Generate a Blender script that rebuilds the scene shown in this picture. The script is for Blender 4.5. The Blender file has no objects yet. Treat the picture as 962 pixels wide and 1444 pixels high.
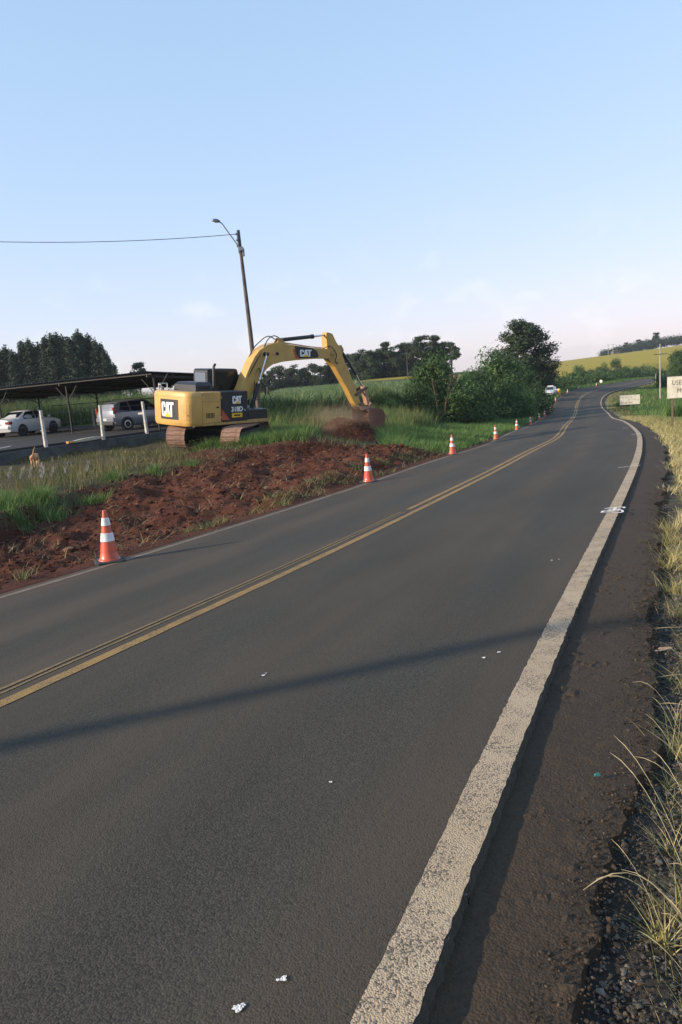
import bpy, math, random
import numpy as np
from mathutils import Vector, Matrix, Euler

SC = bpy.context.scene
COL = SC.collection
R = math.radians
random.seed(7)
RNG = np.random.default_rng(11)

# ------------------------------------------------------------------ camera
CAM_H = 1.8
PITCH, ROLL = R(10.1), R(4.6)
cam_d = bpy.data.cameras.new('camera')
cam = bpy.data.objects.new('camera', cam_d)
COL.objects.link(cam)
cr, sr, cp, sp = math.cos(ROLL), math.sin(ROLL), math.cos(PITCH), math.sin(PITCH)
F_ = Vector((0, cp, -sp)); U0 = Vector((0, sp, cp)); R0 = Vector((1, 0, 0))
Rv = R0 * cr - U0 * sr
Uv = R0 * sr + U0 * cr
m = Matrix.Identity(4)
for i in range(3):
    m[i][0], m[i][1], m[i][2] = Rv[i], Uv[i], -F_[i]
m[2][3] = CAM_H
cam.matrix_world = m
cam_d.sensor_fit = 'VERTICAL'
cam_d.sensor_height = 36.0
cam_d.lens = 36.0 * 1040.0 / 1444.0
cam_d.clip_start, cam_d.clip_end = 0.05, 20000
SC.camera = cam

# ------------------------------------------------------------------ light
SUN_AZ, SUN_EL = 252.0, 21.0
HAZE = .00018
SKY_GAMMA, SKY_TINT = (.5, .36, .42), (2.38, 2.86, 3.2)
SC.view_settings.view_transform = 'Standard'
SC.view_settings.look = 'None'
SC.view_settings.gamma = 1.0
SC.view_settings.use_curve_mapping = False
SC.view_settings.exposure = 0.55
W = bpy.data.worlds.new('World'); SC.world = W
W.use_nodes = True
nt = W.node_tree; nt.nodes.clear()
sky = nt.nodes.new('ShaderNodeTexSky'); sky.sky_type = 'NISHITA'
sky.sun_disc = False
sky.sun_elevation, sky.sun_rotation = R(SUN_EL), R(SUN_AZ)
sky.altitude = 600; sky.air_density = 1.5; sky.dust_density = 0.3; sky.ozone_density = 4.0
bgn = nt.nodes.new('ShaderNodeBackground'); bgn.inputs['Strength'].default_value = 0.12
wout = nt.nodes.new('ShaderNodeOutputWorld')
# faint cumulus banks low over the whole horizon
tc = nt.nodes.new('ShaderNodeTexCoord')
mp = nt.nodes.new('ShaderNodeMapping'); mp.inputs['Scale'].default_value = (1, 1, 1.7)
nz = nt.nodes.new('ShaderNodeTexNoise'); nz.inputs['Scale'].default_value = 16; nz.inputs['Detail'].default_value = 5
sep = nt.nodes.new('ShaderNodeSeparateXYZ')
lo = nt.nodes.new('ShaderNodeMapRange'); lo.inputs['From Min'].default_value = 0.20; lo.inputs['From Max'].default_value = 0.05; lo.clamp = True
th = nt.nodes.new('ShaderNodeMapRange'); th.inputs['From Min'].default_value = 0.56; th.inputs['From Max'].default_value = 0.72; th.inputs['To Max'].default_value = 0.24; th.clamp = True
mu = nt.nodes.new('ShaderNodeMath'); mu.operation = 'MULTIPLY'
mx = nt.nodes.new('ShaderNodeMixRGB'); mx.inputs['Color2'].default_value = (7.6, 7.3, 7.6, 1)
L = nt.links.new
L(tc.outputs['Generated'], mp.inputs['Vector']); L(mp.outputs['Vector'], nz.inputs['Vector'])
L(tc.outputs['Generated'], sep.inputs['Vector']); L(sep.outputs['Z'], lo.inputs['Value'])
L(nz.outputs['Fac'], th.inputs['Value']); L(th.outputs['Result'], mu.inputs[0]); L(lo.outputs['Result'], mu.inputs[1])
# humid evening air: the clear-sky gradient flattened evenly over the whole dome
gs = nt.nodes.new('ShaderNodeSeparateColor'); gm = nt.nodes.new('ShaderNodeCombineColor')
for ch, gv in zip(('Red', 'Green', 'Blue'), SKY_GAMMA):
    pw = nt.nodes.new('ShaderNodeMath'); pw.operation = 'POWER'; pw.inputs[1].default_value = gv
    L(gs.outputs[ch], pw.inputs[0]); L(pw.outputs[0], gm.inputs[ch])
tn = nt.nodes.new('ShaderNodeMixRGB'); tn.blend_type = 'MULTIPLY'; tn.inputs['Fac'].default_value = 1; tn.inputs['Color2'].default_value = (*SKY_TINT, 1)
L(sky.outputs['Color'], gs.inputs['Color']); L(gm.outputs['Color'], tn.inputs['Color1'])
L(mu.outputs['Value'], mx.inputs['Fac']); L(tn.outputs['Color'], mx.inputs['Color1'])
L(mx.outputs['Color'], bgn.inputs['Color']); L(bgn.outputs['Background'], wout.inputs['Surface'])

sd = bpy.data.lights.new('sun', 'SUN'); sun = bpy.data.objects.new('sun', sd); COL.objects.link(sun)
sd.energy = 4.6; sd.angle = R(0.8); sd.color = (1.0, 0.82, 0.60)
sv = Vector((math.sin(R(SUN_AZ)) * math.cos(R(SUN_EL)), math.cos(R(SUN_AZ)) * math.cos(R(SUN_EL)), math.sin(R(SUN_EL))))
sun.rotation_euler = sv.to_track_quat('Z', 'Y').to_euler()
sun.location = (-30, -10, 40)

# ------------------------------------------------------------------ road and terrain model
SN = np.array([-60, -30, -6, 4, 12, 20, 30, 42, 56, 75, 100, 130, 165, 200, 250., 330.])
RK = np.array([0, 0, .00587, .00319, -.00418, -.00295, -.0047, -.00055, .00126, -.00103, .00122, .00746, -.0032, .00288, .00263, 0.002])
RZ = np.array([1.3, .95, .296, -.243, -.543, -.868, -1.426, -1.97, -2.80, -3.60, -4.312, -3.618, -3.776, -4.195, -5.251, -6.5])
RC = np.array([.03, .03, .048, .061, .070, .064, .059, .054, .048, .024, -.020, -.100, -.090, -.062, -.050, -.03])
WR, WL = 3.227, 3.181
SS = np.arange(-60, 330, 0.5)

def herm(x, xn, yn):
    mm = np.gradient(yn, xn); i = np.clip(np.searchsorted(xn, x) - 1, 0, len(xn) - 2)
    hh = xn[i + 1] - xn[i]; t = (x - xn[i]) / hh
    return (2*t**3-3*t**2+1)*yn[i] + (t**3-2*t**2+t)*hh*mm[i] + (-2*t**3+3*t**2)*yn[i+1] + (t**3-t**2)*hh*mm[i+1]

_k = herm(SS, SN, RK)
_i0 = int(60 / 0.5)
TH = np.cumsum(_k) * .5; TH = TH - TH[_i0] + .4139
CX = np.cumsum(np.sin(TH)) * .5; CY = np.cumsum(np.cos(TH)) * .5
CX += -2.11191 - CX[_i0]; CY += 4.76981 - CY[_i0]
CZ = herm(SS, SN, RZ); CF = herm(SS, SN, RC)

def road_at(s):
    return (np.interp(s, SS, CX), np.interp(s, SS, CY), np.interp(s, SS, CZ), np.interp(s, SS, CF), np.interp(s, SS, TH))

def xy_of(s, d):
    x, y, z, cf, t = road_at(s)
    return x + np.cos(t) * d, y - np.sin(t) * d

def zroad(s, d):
    x, y, z, cf, t = road_at(s)
    return z + cf * d

def rc(x, y):
    """nearest road station and signed lateral offset (right positive)"""
    x = np.atleast_1d(np.asarray(x, float)).ravel(); y = np.atleast_1d(np.asarray(y, float)).ravel()
    S = np.empty(len(x)); D = np.empty(len(x))
    for a in range(0, len(x), 8000):
        xx = x[a:a+8000, None]; yy = y[a:a+8000, None]
        j = ((xx - CX[None, ::2])**2 + (yy - CY[None, ::2])**2).argmin(1) * 2
        dx = xx[:, 0] - CX[j]; dy = yy[:, 0] - CY[j]
        S[a:a+8000] = SS[j] + dx * np.sin(TH[j]) + dy * np.cos(TH[j])
        D[a:a+8000] = dx * np.cos(TH[j]) - dy * np.sin(TH[j])
    return S, D

def sm(t):
    t = np.clip(t, 0, 1); return t * t * (3 - 2 * t)

def _hash(ix, iy, seed):
    n = (ix.astype(np.int64) * 374761393 + iy.astype(np.int64) * 668265263 + seed * 1442695041) & 0x7fffffff
    n = ((n ^ (n >> 13)) * 1274126177) & 0x7fffffff
    n = (n ^ (n >> 16)) & 0xffff
    return n / 65535.0

def vnoise(x, y, seed=0):
    ix = np.floor(x); iy = np.floor(y); fx = x - ix; fy = y - iy
    fx = fx*fx*(3-2*fx); fy = fy*fy*(3-2*fy)
    a = _hash(ix, iy, seed); b = _hash(ix+1, iy, seed); c = _hash(ix, iy+1, seed); d = _hash(ix+1, iy+1, seed)
    return (a*(1-fx)+b*fx)*(1-fy) + (c*(1-fx)+d*fx)*fy - .5

def fbm(x, y, seed=0, oct=4, gain=.5):
    x = np.asarray(x, float); y = np.asarray(y, float)
    t = 0; a = 1
    for o in range(oct):
        t = t + a * vnoise(x, y, seed + o * 17); x = x * 2.03 + 3.1; y = y * 2.03 + 1.7; a *= gain
    return t

FP = np.array([-12.37, 31.77]); FD = np.array([math.sin(R(35)), math.cos(R(35))]); FN = np.array([-FD[1], FD[0]])

def zplat(x, y):
    az = x / np.maximum(y, 5)
    zl = -.52 + .45 * sm((y - 60) / 150) + 1.5 * sm((az - .0) / .05) * sm((y - 150) / 60)
    zr = -4.2 + sm((y - 165) / 285) * (6.4 + 22 * (np.clip(az, .2, .6) - .293))
    w = sm((az - .10) / .16)
    z = zl * (1 - w) + zr * w
    return z - 14 * sm((y - 520) / 700)

def emax(s):
    return np.interp(s, [-30, -10, 2, 7, 12, 16, 19, 22, 24.5], [5, 5, 5.3, 6, 7.4, 7.6, 6.6, 3.4, 0.])

def ground(x, y, rough=True):
    shp = np.shape(x)
    x = np.atleast_1d(np.asarray(x, float)).ravel(); y = np.atleast_1d(np.asarray(y, float)).ravel()
    s, d = rc(x, y)
    _, _, zc, cf, _ = road_at(s)
    zl = zc - cf * 3.35; zr = zc + cf * 3.35
    zp = zplat(x, y)
    # left
    e = np.maximum(-d - 3.35, 0)
    wb = np.interp(s, [-20, 12, 20, 34, 60, 110, 130, 330], [4.5, 4.5, 5.5, 14, 26, 26, 22, 22])
    L_ = zl + (zp - zl) * sm(e / wb)
    em = emax(s)
    dirt = sm((em - e) / .5) * sm((s + 14) / 3) * (em > .05)
    tr = np.minimum(zl - .16, zp - .46) + .50 * sm((s - 8) / 8)
    prof = zl + (tr - zl) * sm((e - .25) / 1.3)
    L_ = L_ * (1 - dirt) + prof * dirt
    if rough:
        L_ = L_ + dirt * sm((e - .1) / .7) * (.24 * fbm(x*1.1, y*1.1, 3, 5, .62) + .085 * fbm(x*5, y*5, 9, 3, .65)) + (1 - dirt) * sm((e-.3) / 2) * .10 * fbm(x*.9, y*.9, 5, 3)
    # low heap of spoil beside the machine
    L_ = L_ + .42 * np.exp(-(((x + .9) / 2.1)**2 + ((y - 28.0) / 1.3)**2)) + .22 * np.exp(-(((x + 4.2) / 2.0)**2 + ((y - 26.4) / .9)**2))
    n = (x - FP[0]) * FN[0] + (y - FP[1]) * FN[1]
    pk = sm((n - .05) / .25) * sm((62 - y) / 6) * sm((y - 12) / 6)
    L_ = L_ * (1 - pk) + .08 * pk
    # right
    e = np.maximum(d - 3.35, 0)
    Rr = zr - .115 - .25 * sm((e - .9) / 3) * sm((s - 12) / 10) - 1.1 * sm((e - 3) / 12) * sm((s - 20) / 40)
    far = sm((e - 25) / 60)
    Rr = Rr * (1 - far) + (zp * .5 + Rr * .5) * far
    if rough:
        Rr = Rr + (.035 * fbm(x*5, y*5, 21, 4, .6) + .10 * sm((e - 1) / 2) * fbm(x*.8, y*.8, 23, 3))
    z = np.where(d < 0, L_, Rr)
    z = np.where(np.abs(d) < 3.34, zc + cf * d - .12, z)
    return z.reshape(shp)

def g1(x, y):
    return float(ground(np.array([x]), np.array([y]))[0])
# ------------------------------------------------------------------ mesh helpers
class MB:
    def __init__(self):
        self.v = []; self.f = []; self.m = []
    def add(self, vs, fs, m=0):
        o = len(self.v)
        self.v += [tuple(p) for p in vs]
        for q in fs:
            self.f.append(tuple(i + o for i in q)); self.m.append(m)
        return self
    def box(self, c, s, rot=None, m=0):
        hx, hy, hz = s[0]/2, s[1]/2, s[2]/2
        vs = [Vector((x, y, z)) for x in (-hx, hx) for y in (-hy, hy) for z in (-hz, hz)]
        if rot is not None:
            M = Euler(rot).to_matrix(); vs = [M @ p for p in vs]
        vs = [p + Vector(c) for p in vs]
        return self.add(vs, [(0,1,3,2),(4,6,7,5),(0,4,5,1),(2,3,7,6),(0,2,6,4),(1,5,7,3)], m)
    def beam(self, a, b, w, h, m=0):
        a = Vector(a); b = Vector(b); d = (b - a)
        z = Vector((0, 0, 1)) if abs(d.normalized().z) < .95 else Vector((0, 1, 0))
        x = d.cross(z).normalized(); u = x.cross(d).normalized()
        vs = []
        for p in (a, b):
            for i, j in ((-1,-1),(1,-1),(1,1),(-1,1)):
                vs.append(p + x*i*w/2 + u*j*h/2)
        return self.add(vs, [(3,2,1,0),(4,5,6,7),(0,1,5,4),(1,2,6,5),(2,3,7,6),(3,0,4,7)], m)
    def tube(self, pts, rad, n=8, m=0, caps=True):
        pts = [Vector(p) for p in pts]
        if not hasattr(rad, '__len__'): rad = [rad] * len(pts)
        vs = []; ref = None
        for i, p in enumerate(pts):
            d = (pts[min(i+1, len(pts)-1)] - pts[max(i-1, 0)]).normalized()
            if ref is None:
                ref = d.orthogonal().normalized()
            ref = (ref - d * ref.dot(d)).normalized(); b = d.cross(ref)
            for k in range(n):
                a = 2*math.pi*k/n
                vs.append(p + (ref*math.cos(a) + b*math.sin(a)) * rad[i])
        fs = []
        for i in range(len(pts)-1):
            for k in range(n):
                k2 = (k+1) % n
                fs.append((i*n+k, i*n+k2, (i+1)*n+k2, (i+1)*n+k))
        if caps:
            fs.append(tuple(reversed(range(n)))); fs.append(tuple(range((len(pts)-1)*n, len(pts)*n)))
        return self.add(vs, fs, m)
    def lathe(self, prof, n=16, c=(0,0,0), m=0, axis='z'):
        vs = []
        for r, z in prof:
            for k in range(n):
                a = 2*math.pi*k/n
                p = (r*math.cos(a), r*math.sin(a), z)
                if axis == 'x': p = (z, r*math.cos(a), r*math.sin(a))
                if axis == 'y': p = (r*math.sin(a), z, r*math.cos(a))
                vs.append((p[0]+c[0], p[1]+c[1], p[2]+c[2]))
        fs = []
        for i in range(len(prof)-1):
            for k in range(n):
                k2 = (k+1) % n
                fs.append((i*n+k, i*n+k2, (i+1)*n+k2, (i+1)*n+k))
        fs.append(tuple(reversed(range(n)))); fs.append(tuple(range((len(prof)-1)*n, len(prof)*n)))
        return self.add(vs, fs, m)
    def prism(self, poly, lo, hi, m=0, plane='yz'):
        """polygon in (a,b) extruded from lo to hi along the third axis"""
        n = len(poly)
        def P(a, b, t):
            return (t, a, b) if plane == 'yz' else ((a, t, b) if plane == 'xz' else (a, b, t))
        vs = [P(a, b, lo) for a, b in poly] + [P(a, b, hi) for a, b in poly]
        fs = [tuple(reversed(range(n))), tuple(range(n, 2*n))]
        for i in range(n):
            j = (i+1) % n; fs.append((i, j, n+j, n+i))
        return self.add(vs, fs, m)
    def loft(self, rings, m=0, closed=True, caps=True):
        n = len(rings[0]); vs = [p for r in rings for p in r]; fs = []
        for i in range(len(rings)-1):
            for k in range(n if closed else n-1):
                k2 = (k+1) % n
                fs.append((i*n+k, i*n+k2, (i+1)*n+k2, (i+1)*n+k))
        if caps:
            fs.append(tuple(reversed(range(n)))); fs.append(tuple(range((len(rings)-1)*n, len(rings)*n)))
        return self.add(vs, fs, m)
    def mesh(self, name, mats, smooth=None, fix=True):
        me = bpy.data.meshes.new(name)
        me.from_pydata(self.v, [], self.f)
        for mt in (mats if isinstance(mats, (list, tuple)) else [mats]): me.materials.append(mt)
        me.polygons.foreach_set('material_index', self.m)
        if fix:
            import bmesh
            bm = bmesh.new(); bm.from_mesh(me)
            bmesh.ops.recalc_face_normals(bm, faces=bm.faces)
            bm.to_mesh(me); bm.free()
        if smooth is not None:
            me.polygons.foreach_set('use_smooth', [True]*len(me.polygons))
            me.set_sharp_from_angle(angle=R(smooth))
        me.update()
        return me
    def build(self, name, mats, parent=None, loc=(0,0,0), rot=(0,0,0), smooth=None, bevel=0):
        return link(name, self.mesh(name, mats, smooth), parent, loc, rot, bevel)

def link(name, me, parent=None, loc=(0,0,0), rot=(0,0,0), bevel=0):
    o = bpy.data.objects.new(name, me); COL.objects.link(o)
    o.location = loc; o.rotation_euler = rot
    if parent is not None: o.parent = parent
    if bevel:
        b = o.modifiers.new('bevel', 'BEVEL'); b.width = bevel; b.segments = 2; b.limit_method = 'ANGLE'; b.angle_limit = R(35)
        b.harden_normals = False
    return o

def tag(o, label=None, cat=None, group=None, kind=None):
    if label: o['label'] = label
    if cat: o['category'] = cat
    if group: o['group'] = group
    if kind: o['kind'] = kind
    return o

def thing(name, label, cat, loc=(0,0,0), rot=(0,0,0), group=None):
    o = bpy.data.objects.new(name, None); COL.objects.link(o)
    o.empty_display_size = .2
    o.location = loc; o.rotation_euler = rot
    return tag(o, label, cat, group)

def kids(o):
    return [c for c in bpy.data.objects if c.parent == o]

def dup(o, parent=None):
    c = o.copy(); COL.objects.link(c)
    if parent is not None: c.parent = parent
    for ch in KID.get(o.name, None) or kids(o):
        dup(ch, c)
    return c
KID = {}

def npmesh(name, V, F, mat, attr=None, smooth=False, uv=None):
    """V (n,3), F (m,k) all faces with k corners (or list of arrays)"""
    me = bpy.data.meshes.new(name)
    Fs = F if isinstance(F, list) else [F]
    me.vertices.add(len(V)); me.vertices.foreach_set('co', np.asarray(V, np.float32).ravel())
    loops = np.concatenate([f.ravel() for f in Fs]).astype(np.int32)
    tot = np.concatenate([np.full(len(f), f.shape[1], np.int32) for f in Fs])
    st = np.concatenate([[0], np.cumsum(tot)[:-1]]).astype(np.int32)
    me.loops.add(len(loops)); me.loops.foreach_set('vertex_index', loops)
    me.polygons.add(len(tot)); me.polygons.foreach_set('loop_start', st)
    me.update(calc_edges=True)
    me.polygons.foreach_set('use_smooth', np.full(len(tot), smooth, bool))
    for mt in (mat if isinstance(mat, (list, tuple)) else [mat]): me.materials.append(mt)
    if attr:
        for k, a in attr.items():
            at = me.attributes.new(k, 'FLOAT', 'POINT'); at.data.foreach_set('value', np.asarray(a, np.float32))
    if uv is not None:
        u = me.uv_layers.new(name='road'); u.data.foreach_set('uv', np.asarray(uv, np.float32)[loops].ravel())
    me.validate()
    return me

def grid_faces(na, nb):
    i = np.arange(na-1)[:, None] * nb + np.arange(nb-1)[None]
    i = i.ravel()
    return np.stack([i, i+1, i+nb+1, i+nb], 1)

# ------------------------------------------------------------------ materials
def M_(name, col, rough=.6, metal=0, var=.0, vscale=3., bump=0., bscale=40., col2=None, spec=.5, detail=4, rand=0., coat=0.):
    mt = bpy.data.materials.new(name); mt.use_nodes = True
    n = mt.node_tree; b = n.nodes['Principled BSDF']; l = n.links.new
    b.inputs['Roughness'].default_value = rough; b.inputs['Metallic'].default_value = metal
    b.inputs['Specular IOR Level'].default_value = spec
    if coat: b.inputs['Coat Weight'].default_value = coat; b.inputs['Coat Roughness'].default_value = .08
    c = n.nodes.new('ShaderNodeTexCoord')
    nz = n.nodes.new('ShaderNodeTexNoise'); nz.inputs['Scale'].default_value = vscale; nz.inputs['Detail'].default_value = detail
    l(c.outputs['Object'], nz.inputs['Vector'])
    mx = n.nodes.new('ShaderNodeMixRGB')
    c2 = col2 if col2 else tuple(max(0, k*(1-var)) for k in col)
    mx.inputs['Color1'].default_value = (*col, 1); mx.inputs['Color2'].default_value = (*c2, 1)
    mr = n.nodes.new('ShaderNodeMapRange'); mr.inputs['From Min'].default_value = .38; mr.inputs['From Max'].default_value = .66
    l(nz.outputs['Fac'], mr.inputs['Value']); l(mr.outputs['Result'], mx.inputs['Fac'])
    l(mx.outputs['Color'], b.inputs['Base Color'])
    if bump:
        n2 = n.nodes.new('ShaderNodeTexNoise'); n2.inputs['Scale'].default_value = bscale; n2.inputs['Detail'].default_value = 3
        l(c.outputs['Object'], n2.inputs['Vector'])
        bp = n.nodes.new('ShaderNodeBump'); bp.inputs['Strength'].default_value = bump; bp.inputs['Distance'].default_value = .02
        l(n2.outputs['Fac'], bp.inputs['Height']); l(bp.outputs['Normal'], b.inputs['Normal'])
    if rand:
        oi = n.nodes.new('ShaderNodeObjectInfo'); hs = n.nodes.new('ShaderNodeHueSaturation')
        m2 = n.nodes.new('ShaderNodeMapRange'); m2.inputs['To Min'].default_value = 1-rand; m2.inputs['To Max'].default_value = 1+rand
        l(oi.outputs['Random'], m2.inputs['Value']); l(m2.outputs['Result'], hs.inputs['Value'])
        l(mx.outputs['Color'], hs.inputs['Color']); l(hs.outputs['Color'], b.inputs['Base Color'])
    return mt

def ramp_mat(name, stops, attr='tone', rough=.7, spec=.3, trans=0., rand=0.):
    """colour picked per leaf or blade from a tone attribute"""
    mt = bpy.data.materials.new(name); mt.use_nodes = True
    n = mt.node_tree; b = n.nodes['Principled BSDF']; l = n.links.new
    b.inputs['Roughness'].default_value = rough; b.inputs['Specular IOR Level'].default_value = spec
    a = n.nodes.new('ShaderNodeAttribute'); a.attribute_name = attr
    rp = n.nodes.new('ShaderNodeValToRGB')
    while len(rp.color_ramp.elements) < len(stops): rp.color_ramp.elements.new(.5)
    for e, (p, c) in zip(rp.color_ramp.elements, stops): e.position = p; e.color = (*c, 1)
    l(a.outputs['Fac'], rp.inputs['Fac'])
    out = rp.outputs['Color']
    if rand:
        oi = n.nodes.new('ShaderNodeObjectInfo'); hs = n.nodes.new('ShaderNodeHueSaturation')
        m2 = n.nodes.new('ShaderNodeMapRange'); m2.inputs['To Min'].default_value = 1-rand; m2.inputs['To Max'].default_value = 1+rand
        l(oi.outputs['Random'], m2.inputs['Value']); l(m2.outputs['Result'], hs.inputs['Value'])
        l(out, hs.inputs['Color']); out = hs.outputs['Color']
    l(out, b.inputs['Base Color'])
    if trans:
        tr = n.nodes.new('ShaderNodeBsdfTranslucent'); ms = n.nodes.new('ShaderNodeMixShader'); ms.inputs['Fac'].default_value = trans
        l(out, tr.inputs['Color']); l(b.outputs['BSDF'], ms.inputs[1]); l(tr.outputs['BSDF'], ms.inputs[2])
        l(ms.outputs['Shader'], n.nodes['Material Output'].inputs['Surface'])
    return mt

def node(n, t, **kw):
    x = n.nodes.new(t)
    for k, v in kw.items():
        if k in x.inputs: x.inputs[k].default_value = v
        else: setattr(x, k, v)
    return x

def asphalt_mat(name, base, base2, brown, grain=95., uvband=True, bump=.5, crumb=.5):
    mt = bpy.data.materials.new(name); mt.use_nodes = True
    n = mt.node_tree; b = n.nodes['Principled BSDF']; l = n.links.new
    b.inputs['Roughness'].default_value = .85; b.inputs['Specular IOR Level'].default_value = .22
    tc = node(n, 'ShaderNodeTexCoord')
    vo = node(n, 'ShaderNodeTexVoronoi', Scale=grain); l(tc.outputs['Object'], vo.inputs['Vector'])
    big = node(n, 'ShaderNodeTexNoise', Scale=.55, Detail=5.); l(tc.outputs['Object'], big.inputs['Vector'])
    fine = node(n, 'ShaderNodeTexNoise', Scale=26., Detail=6., Roughness=.7); l(tc.outputs['Object'], fine.inputs['Vector'])
    # each stone its own grey
    sepc = node(n, 'ShaderNodeSeparateColor'); l(vo.outputs['Color'], sepc.inputs['Color'])
    mr = node(n, 'ShaderNodeMapRange'); mr.inputs['From Min'].default_value = .15; mr.inputs['From Max'].default_value = .95
    l(sepc.outputs['Red'], mr.inputs['Value'])
    m1 = node(n, 'ShaderNodeMixRGB'); m1.inputs['Color1'].default_value = (*base, 1); m1.inputs['Color2'].default_value = (*base2, 1)
    l(mr.outputs['Result'], m1.inputs['Fac'])
    m2 = node(n, 'ShaderNodeMixRGB'); m2.inputs['Color2'].default_value = (*brown, 1)
    l(m1.outputs['Color'], m2.inputs['Color1'])
    if uvband:
        uvn = node(n, 'ShaderNodeUVMap', uv_map='road'); sx = node(n, 'ShaderNodeSeparateXYZ'); l(uvn.outputs['UV'], sx.inputs['Vector'])
        # between the wheel tracks of each lane the surface keeps more red dust
        w = node(n, 'ShaderNodeMath', operation='MULTIPLY'); w.inputs[1].default_value = 2*math.pi/1.62; l(sx.outputs['Y'], w.inputs[0])
        c = node(n, 'ShaderNodeMath', operation='COSINE'); l(w.outputs[0], c.inputs[0])
        mp = node(n, 'ShaderNodeMapping'); mp.inputs['Scale'].default_value = (.05, .8, 1); l(uvn.outputs['UV'], mp.inputs['Vector'])
        st = node(n, 'ShaderNodeTexNoise', Scale=1.6, Detail=5.); l(mp.outputs['Vector'], st.inputs['Vector'])
        ad = node(n, 'ShaderNodeMath', operation='MULTIPLY_ADD'); ad.inputs[1].default_value = .13; l(c.outputs[0], ad.inputs[0]); l(st.outputs['Fac'], ad.inputs[2])
        ad2 = node(n, 'ShaderNodeMath', operation='MULTIPLY_ADD'); ad2.inputs[1].default_value = .5; l(big.outputs['Fac'], ad2.inputs[0]); l(ad.outputs[0], ad2.inputs[2])
        r2 = node(n, 'ShaderNodeMapRange'); r2.inputs['From Min'].default_value = .60; r2.inputs['From Max'].default_value = .98; r2.inputs['To Max'].default_value = .8
        l(ad2.outputs[0], r2.inputs['Value']); l(r2.outputs['Result'], m2.inputs['Fac'])
    else:
        r2 = node(n, 'ShaderNodeMapRange'); r2.inputs['From Min'].default_value = .3; r2.inputs['From Max'].default_value = .65
        ad = node(n, 'ShaderNodeMath', operation='MULTIPLY_ADD'); ad.inputs[1].default_value = .5; l(fine.outputs['Fac'], ad.inputs[0])
        h = node(n, 'ShaderNodeMath', operation='MULTIPLY'); h.inputs[1].default_value = .5; l(big.outputs['Fac'], h.inputs[0]); l(h.outputs[0], ad.inputs[2])
        l(ad.outputs[0], r2.inputs['Value']); l(r2.outputs['Result'], m2.inputs['Fac'])
    out = m2.outputs['Color']
    if uvband:
        # blotches of polish and old drips, and red earth dragged on beside the digging
        mp2 = node(n, 'ShaderNodeMapping'); mp2.inputs['Scale'].default_value = (.22, 1.1, 1); l(uvn.outputs['UV'], mp2.inputs['Vector'])
        bl = node(n, 'ShaderNodeTexNoise', Scale=1.3, Detail=6., Roughness=.6); l(mp2.outputs['Vector'], bl.inputs['Vector'])
        r3 = node(n, 'ShaderNodeMapRange'); r3.inputs['From Min'].default_value = .3; r3.inputs['From Max'].default_value = .7; r3.inputs['To Min'].default_value = .84; r3.inputs['To Max'].default_value = 1.10
        l(bl.outputs['Fac'], r3.inputs['Value'])
        vm = node(n, 'ShaderNodeMixRGB', blend_type='MULTIPLY'); vm.inputs['Fac'].default_value = 1.; l(out, vm.inputs['Color1'])
        cmb = node(n, 'ShaderNodeCombineColor'); [l(r3.outputs['Result'], cmb.inputs[q]) for q in ('Red', 'Green', 'Blue')]; l(cmb.outputs['Color'], vm.inputs['Color2'])
        r4 = node(n, 'ShaderNodeMapRange'); r4.inputs['From Min'].default_value = -1.7; r4.inputs['From Max'].default_value = -3.3; r4.inputs['To Max'].default_value = .62; l(sx.outputs['Y'], r4.inputs['Value'])
        r5 = node(n, 'ShaderNodeMapRange'); r5.inputs['From Min'].default_value = .40; r5.inputs['From Max'].default_value = .68; l(big.outputs['Fac'], r5.inputs['Value'])
        r6 = node(n, 'ShaderNodeMapRange'); r6.inputs['From Min'].default_value = 30.; r6.inputs['From Max'].default_value = 18.; l(sx.outputs['X'], r6.inputs['Value'])
        q1 = node(n, 'ShaderNodeMath', operation='MULTIPLY'); l(r4.outputs['Result'], q1.inputs[0]); l(r5.outputs['Result'], q1.inputs[1])
        q2_ = node(n, 'ShaderNodeMath', operation='MULTIPLY'); l(q1.outputs[0], q2_.inputs[0]); l(r6.outputs['Result'], q2_.inputs[1])
        rd = node(n, 'ShaderNodeMixRGB'); rd.inputs['Color2'].default_value = (.090, .048, .031, 1); l(q2_.outputs[0], rd.inputs['Fac']); l(vm.outputs['Color'], rd.inputs['Color1'])
        out = rd.outputs['Color']
        # small dark pits between the stones
        pv = node(n, 'ShaderNodeTexVoronoi', Scale=38.); l(tc.outputs['Object'], pv.inputs['Vector'])
        r7 = node(n, 'ShaderNodeMapRange'); r7.inputs['From Min'].default_value = .10; r7.inputs['From Max'].default_value = .22; r7.inputs['To Min'].default_value = .62; l(pv.outputs['Distance'], r7.inputs['Value'])
        vm2 = node(n, 'ShaderNodeMixRGB', blend_type='MULTIPLY'); vm2.inputs['Fac'].default_value = 1.; l(out, vm2.inputs['Color1'])
        cm2 = node(n, 'ShaderNodeCombineColor'); [l(r7.outputs['Result'], cm2.inputs[q]) for q in ('Red', 'Green', 'Blue')]; l(cm2.outputs['Color'], vm2.inputs['Color2'])
        out = vm2.outputs['Color']
    l(out, b.inputs['Base Color'])
    hh = node(n, 'ShaderNodeMath', operation='MULTIPLY_ADD'); hh.inputs[1].default_value = -.8
    l(vo.outputs['Distance'], hh.inputs[0])
    f2 = node(n, 'ShaderNodeMath', operation='MULTIPLY'); f2.inputs[1].default_value = crumb*1.6; l(fine.outputs['Fac'], f2.inputs[0]); l(f2.outputs[0], hh.inputs[2])
    bp = node(n, 'ShaderNodeBump', Strength=bump, Distance=.006); l(hh.outputs[0], bp.inputs['Height']); l(bp.outputs['Normal'], b.inputs['Normal'])
    return mt

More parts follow.
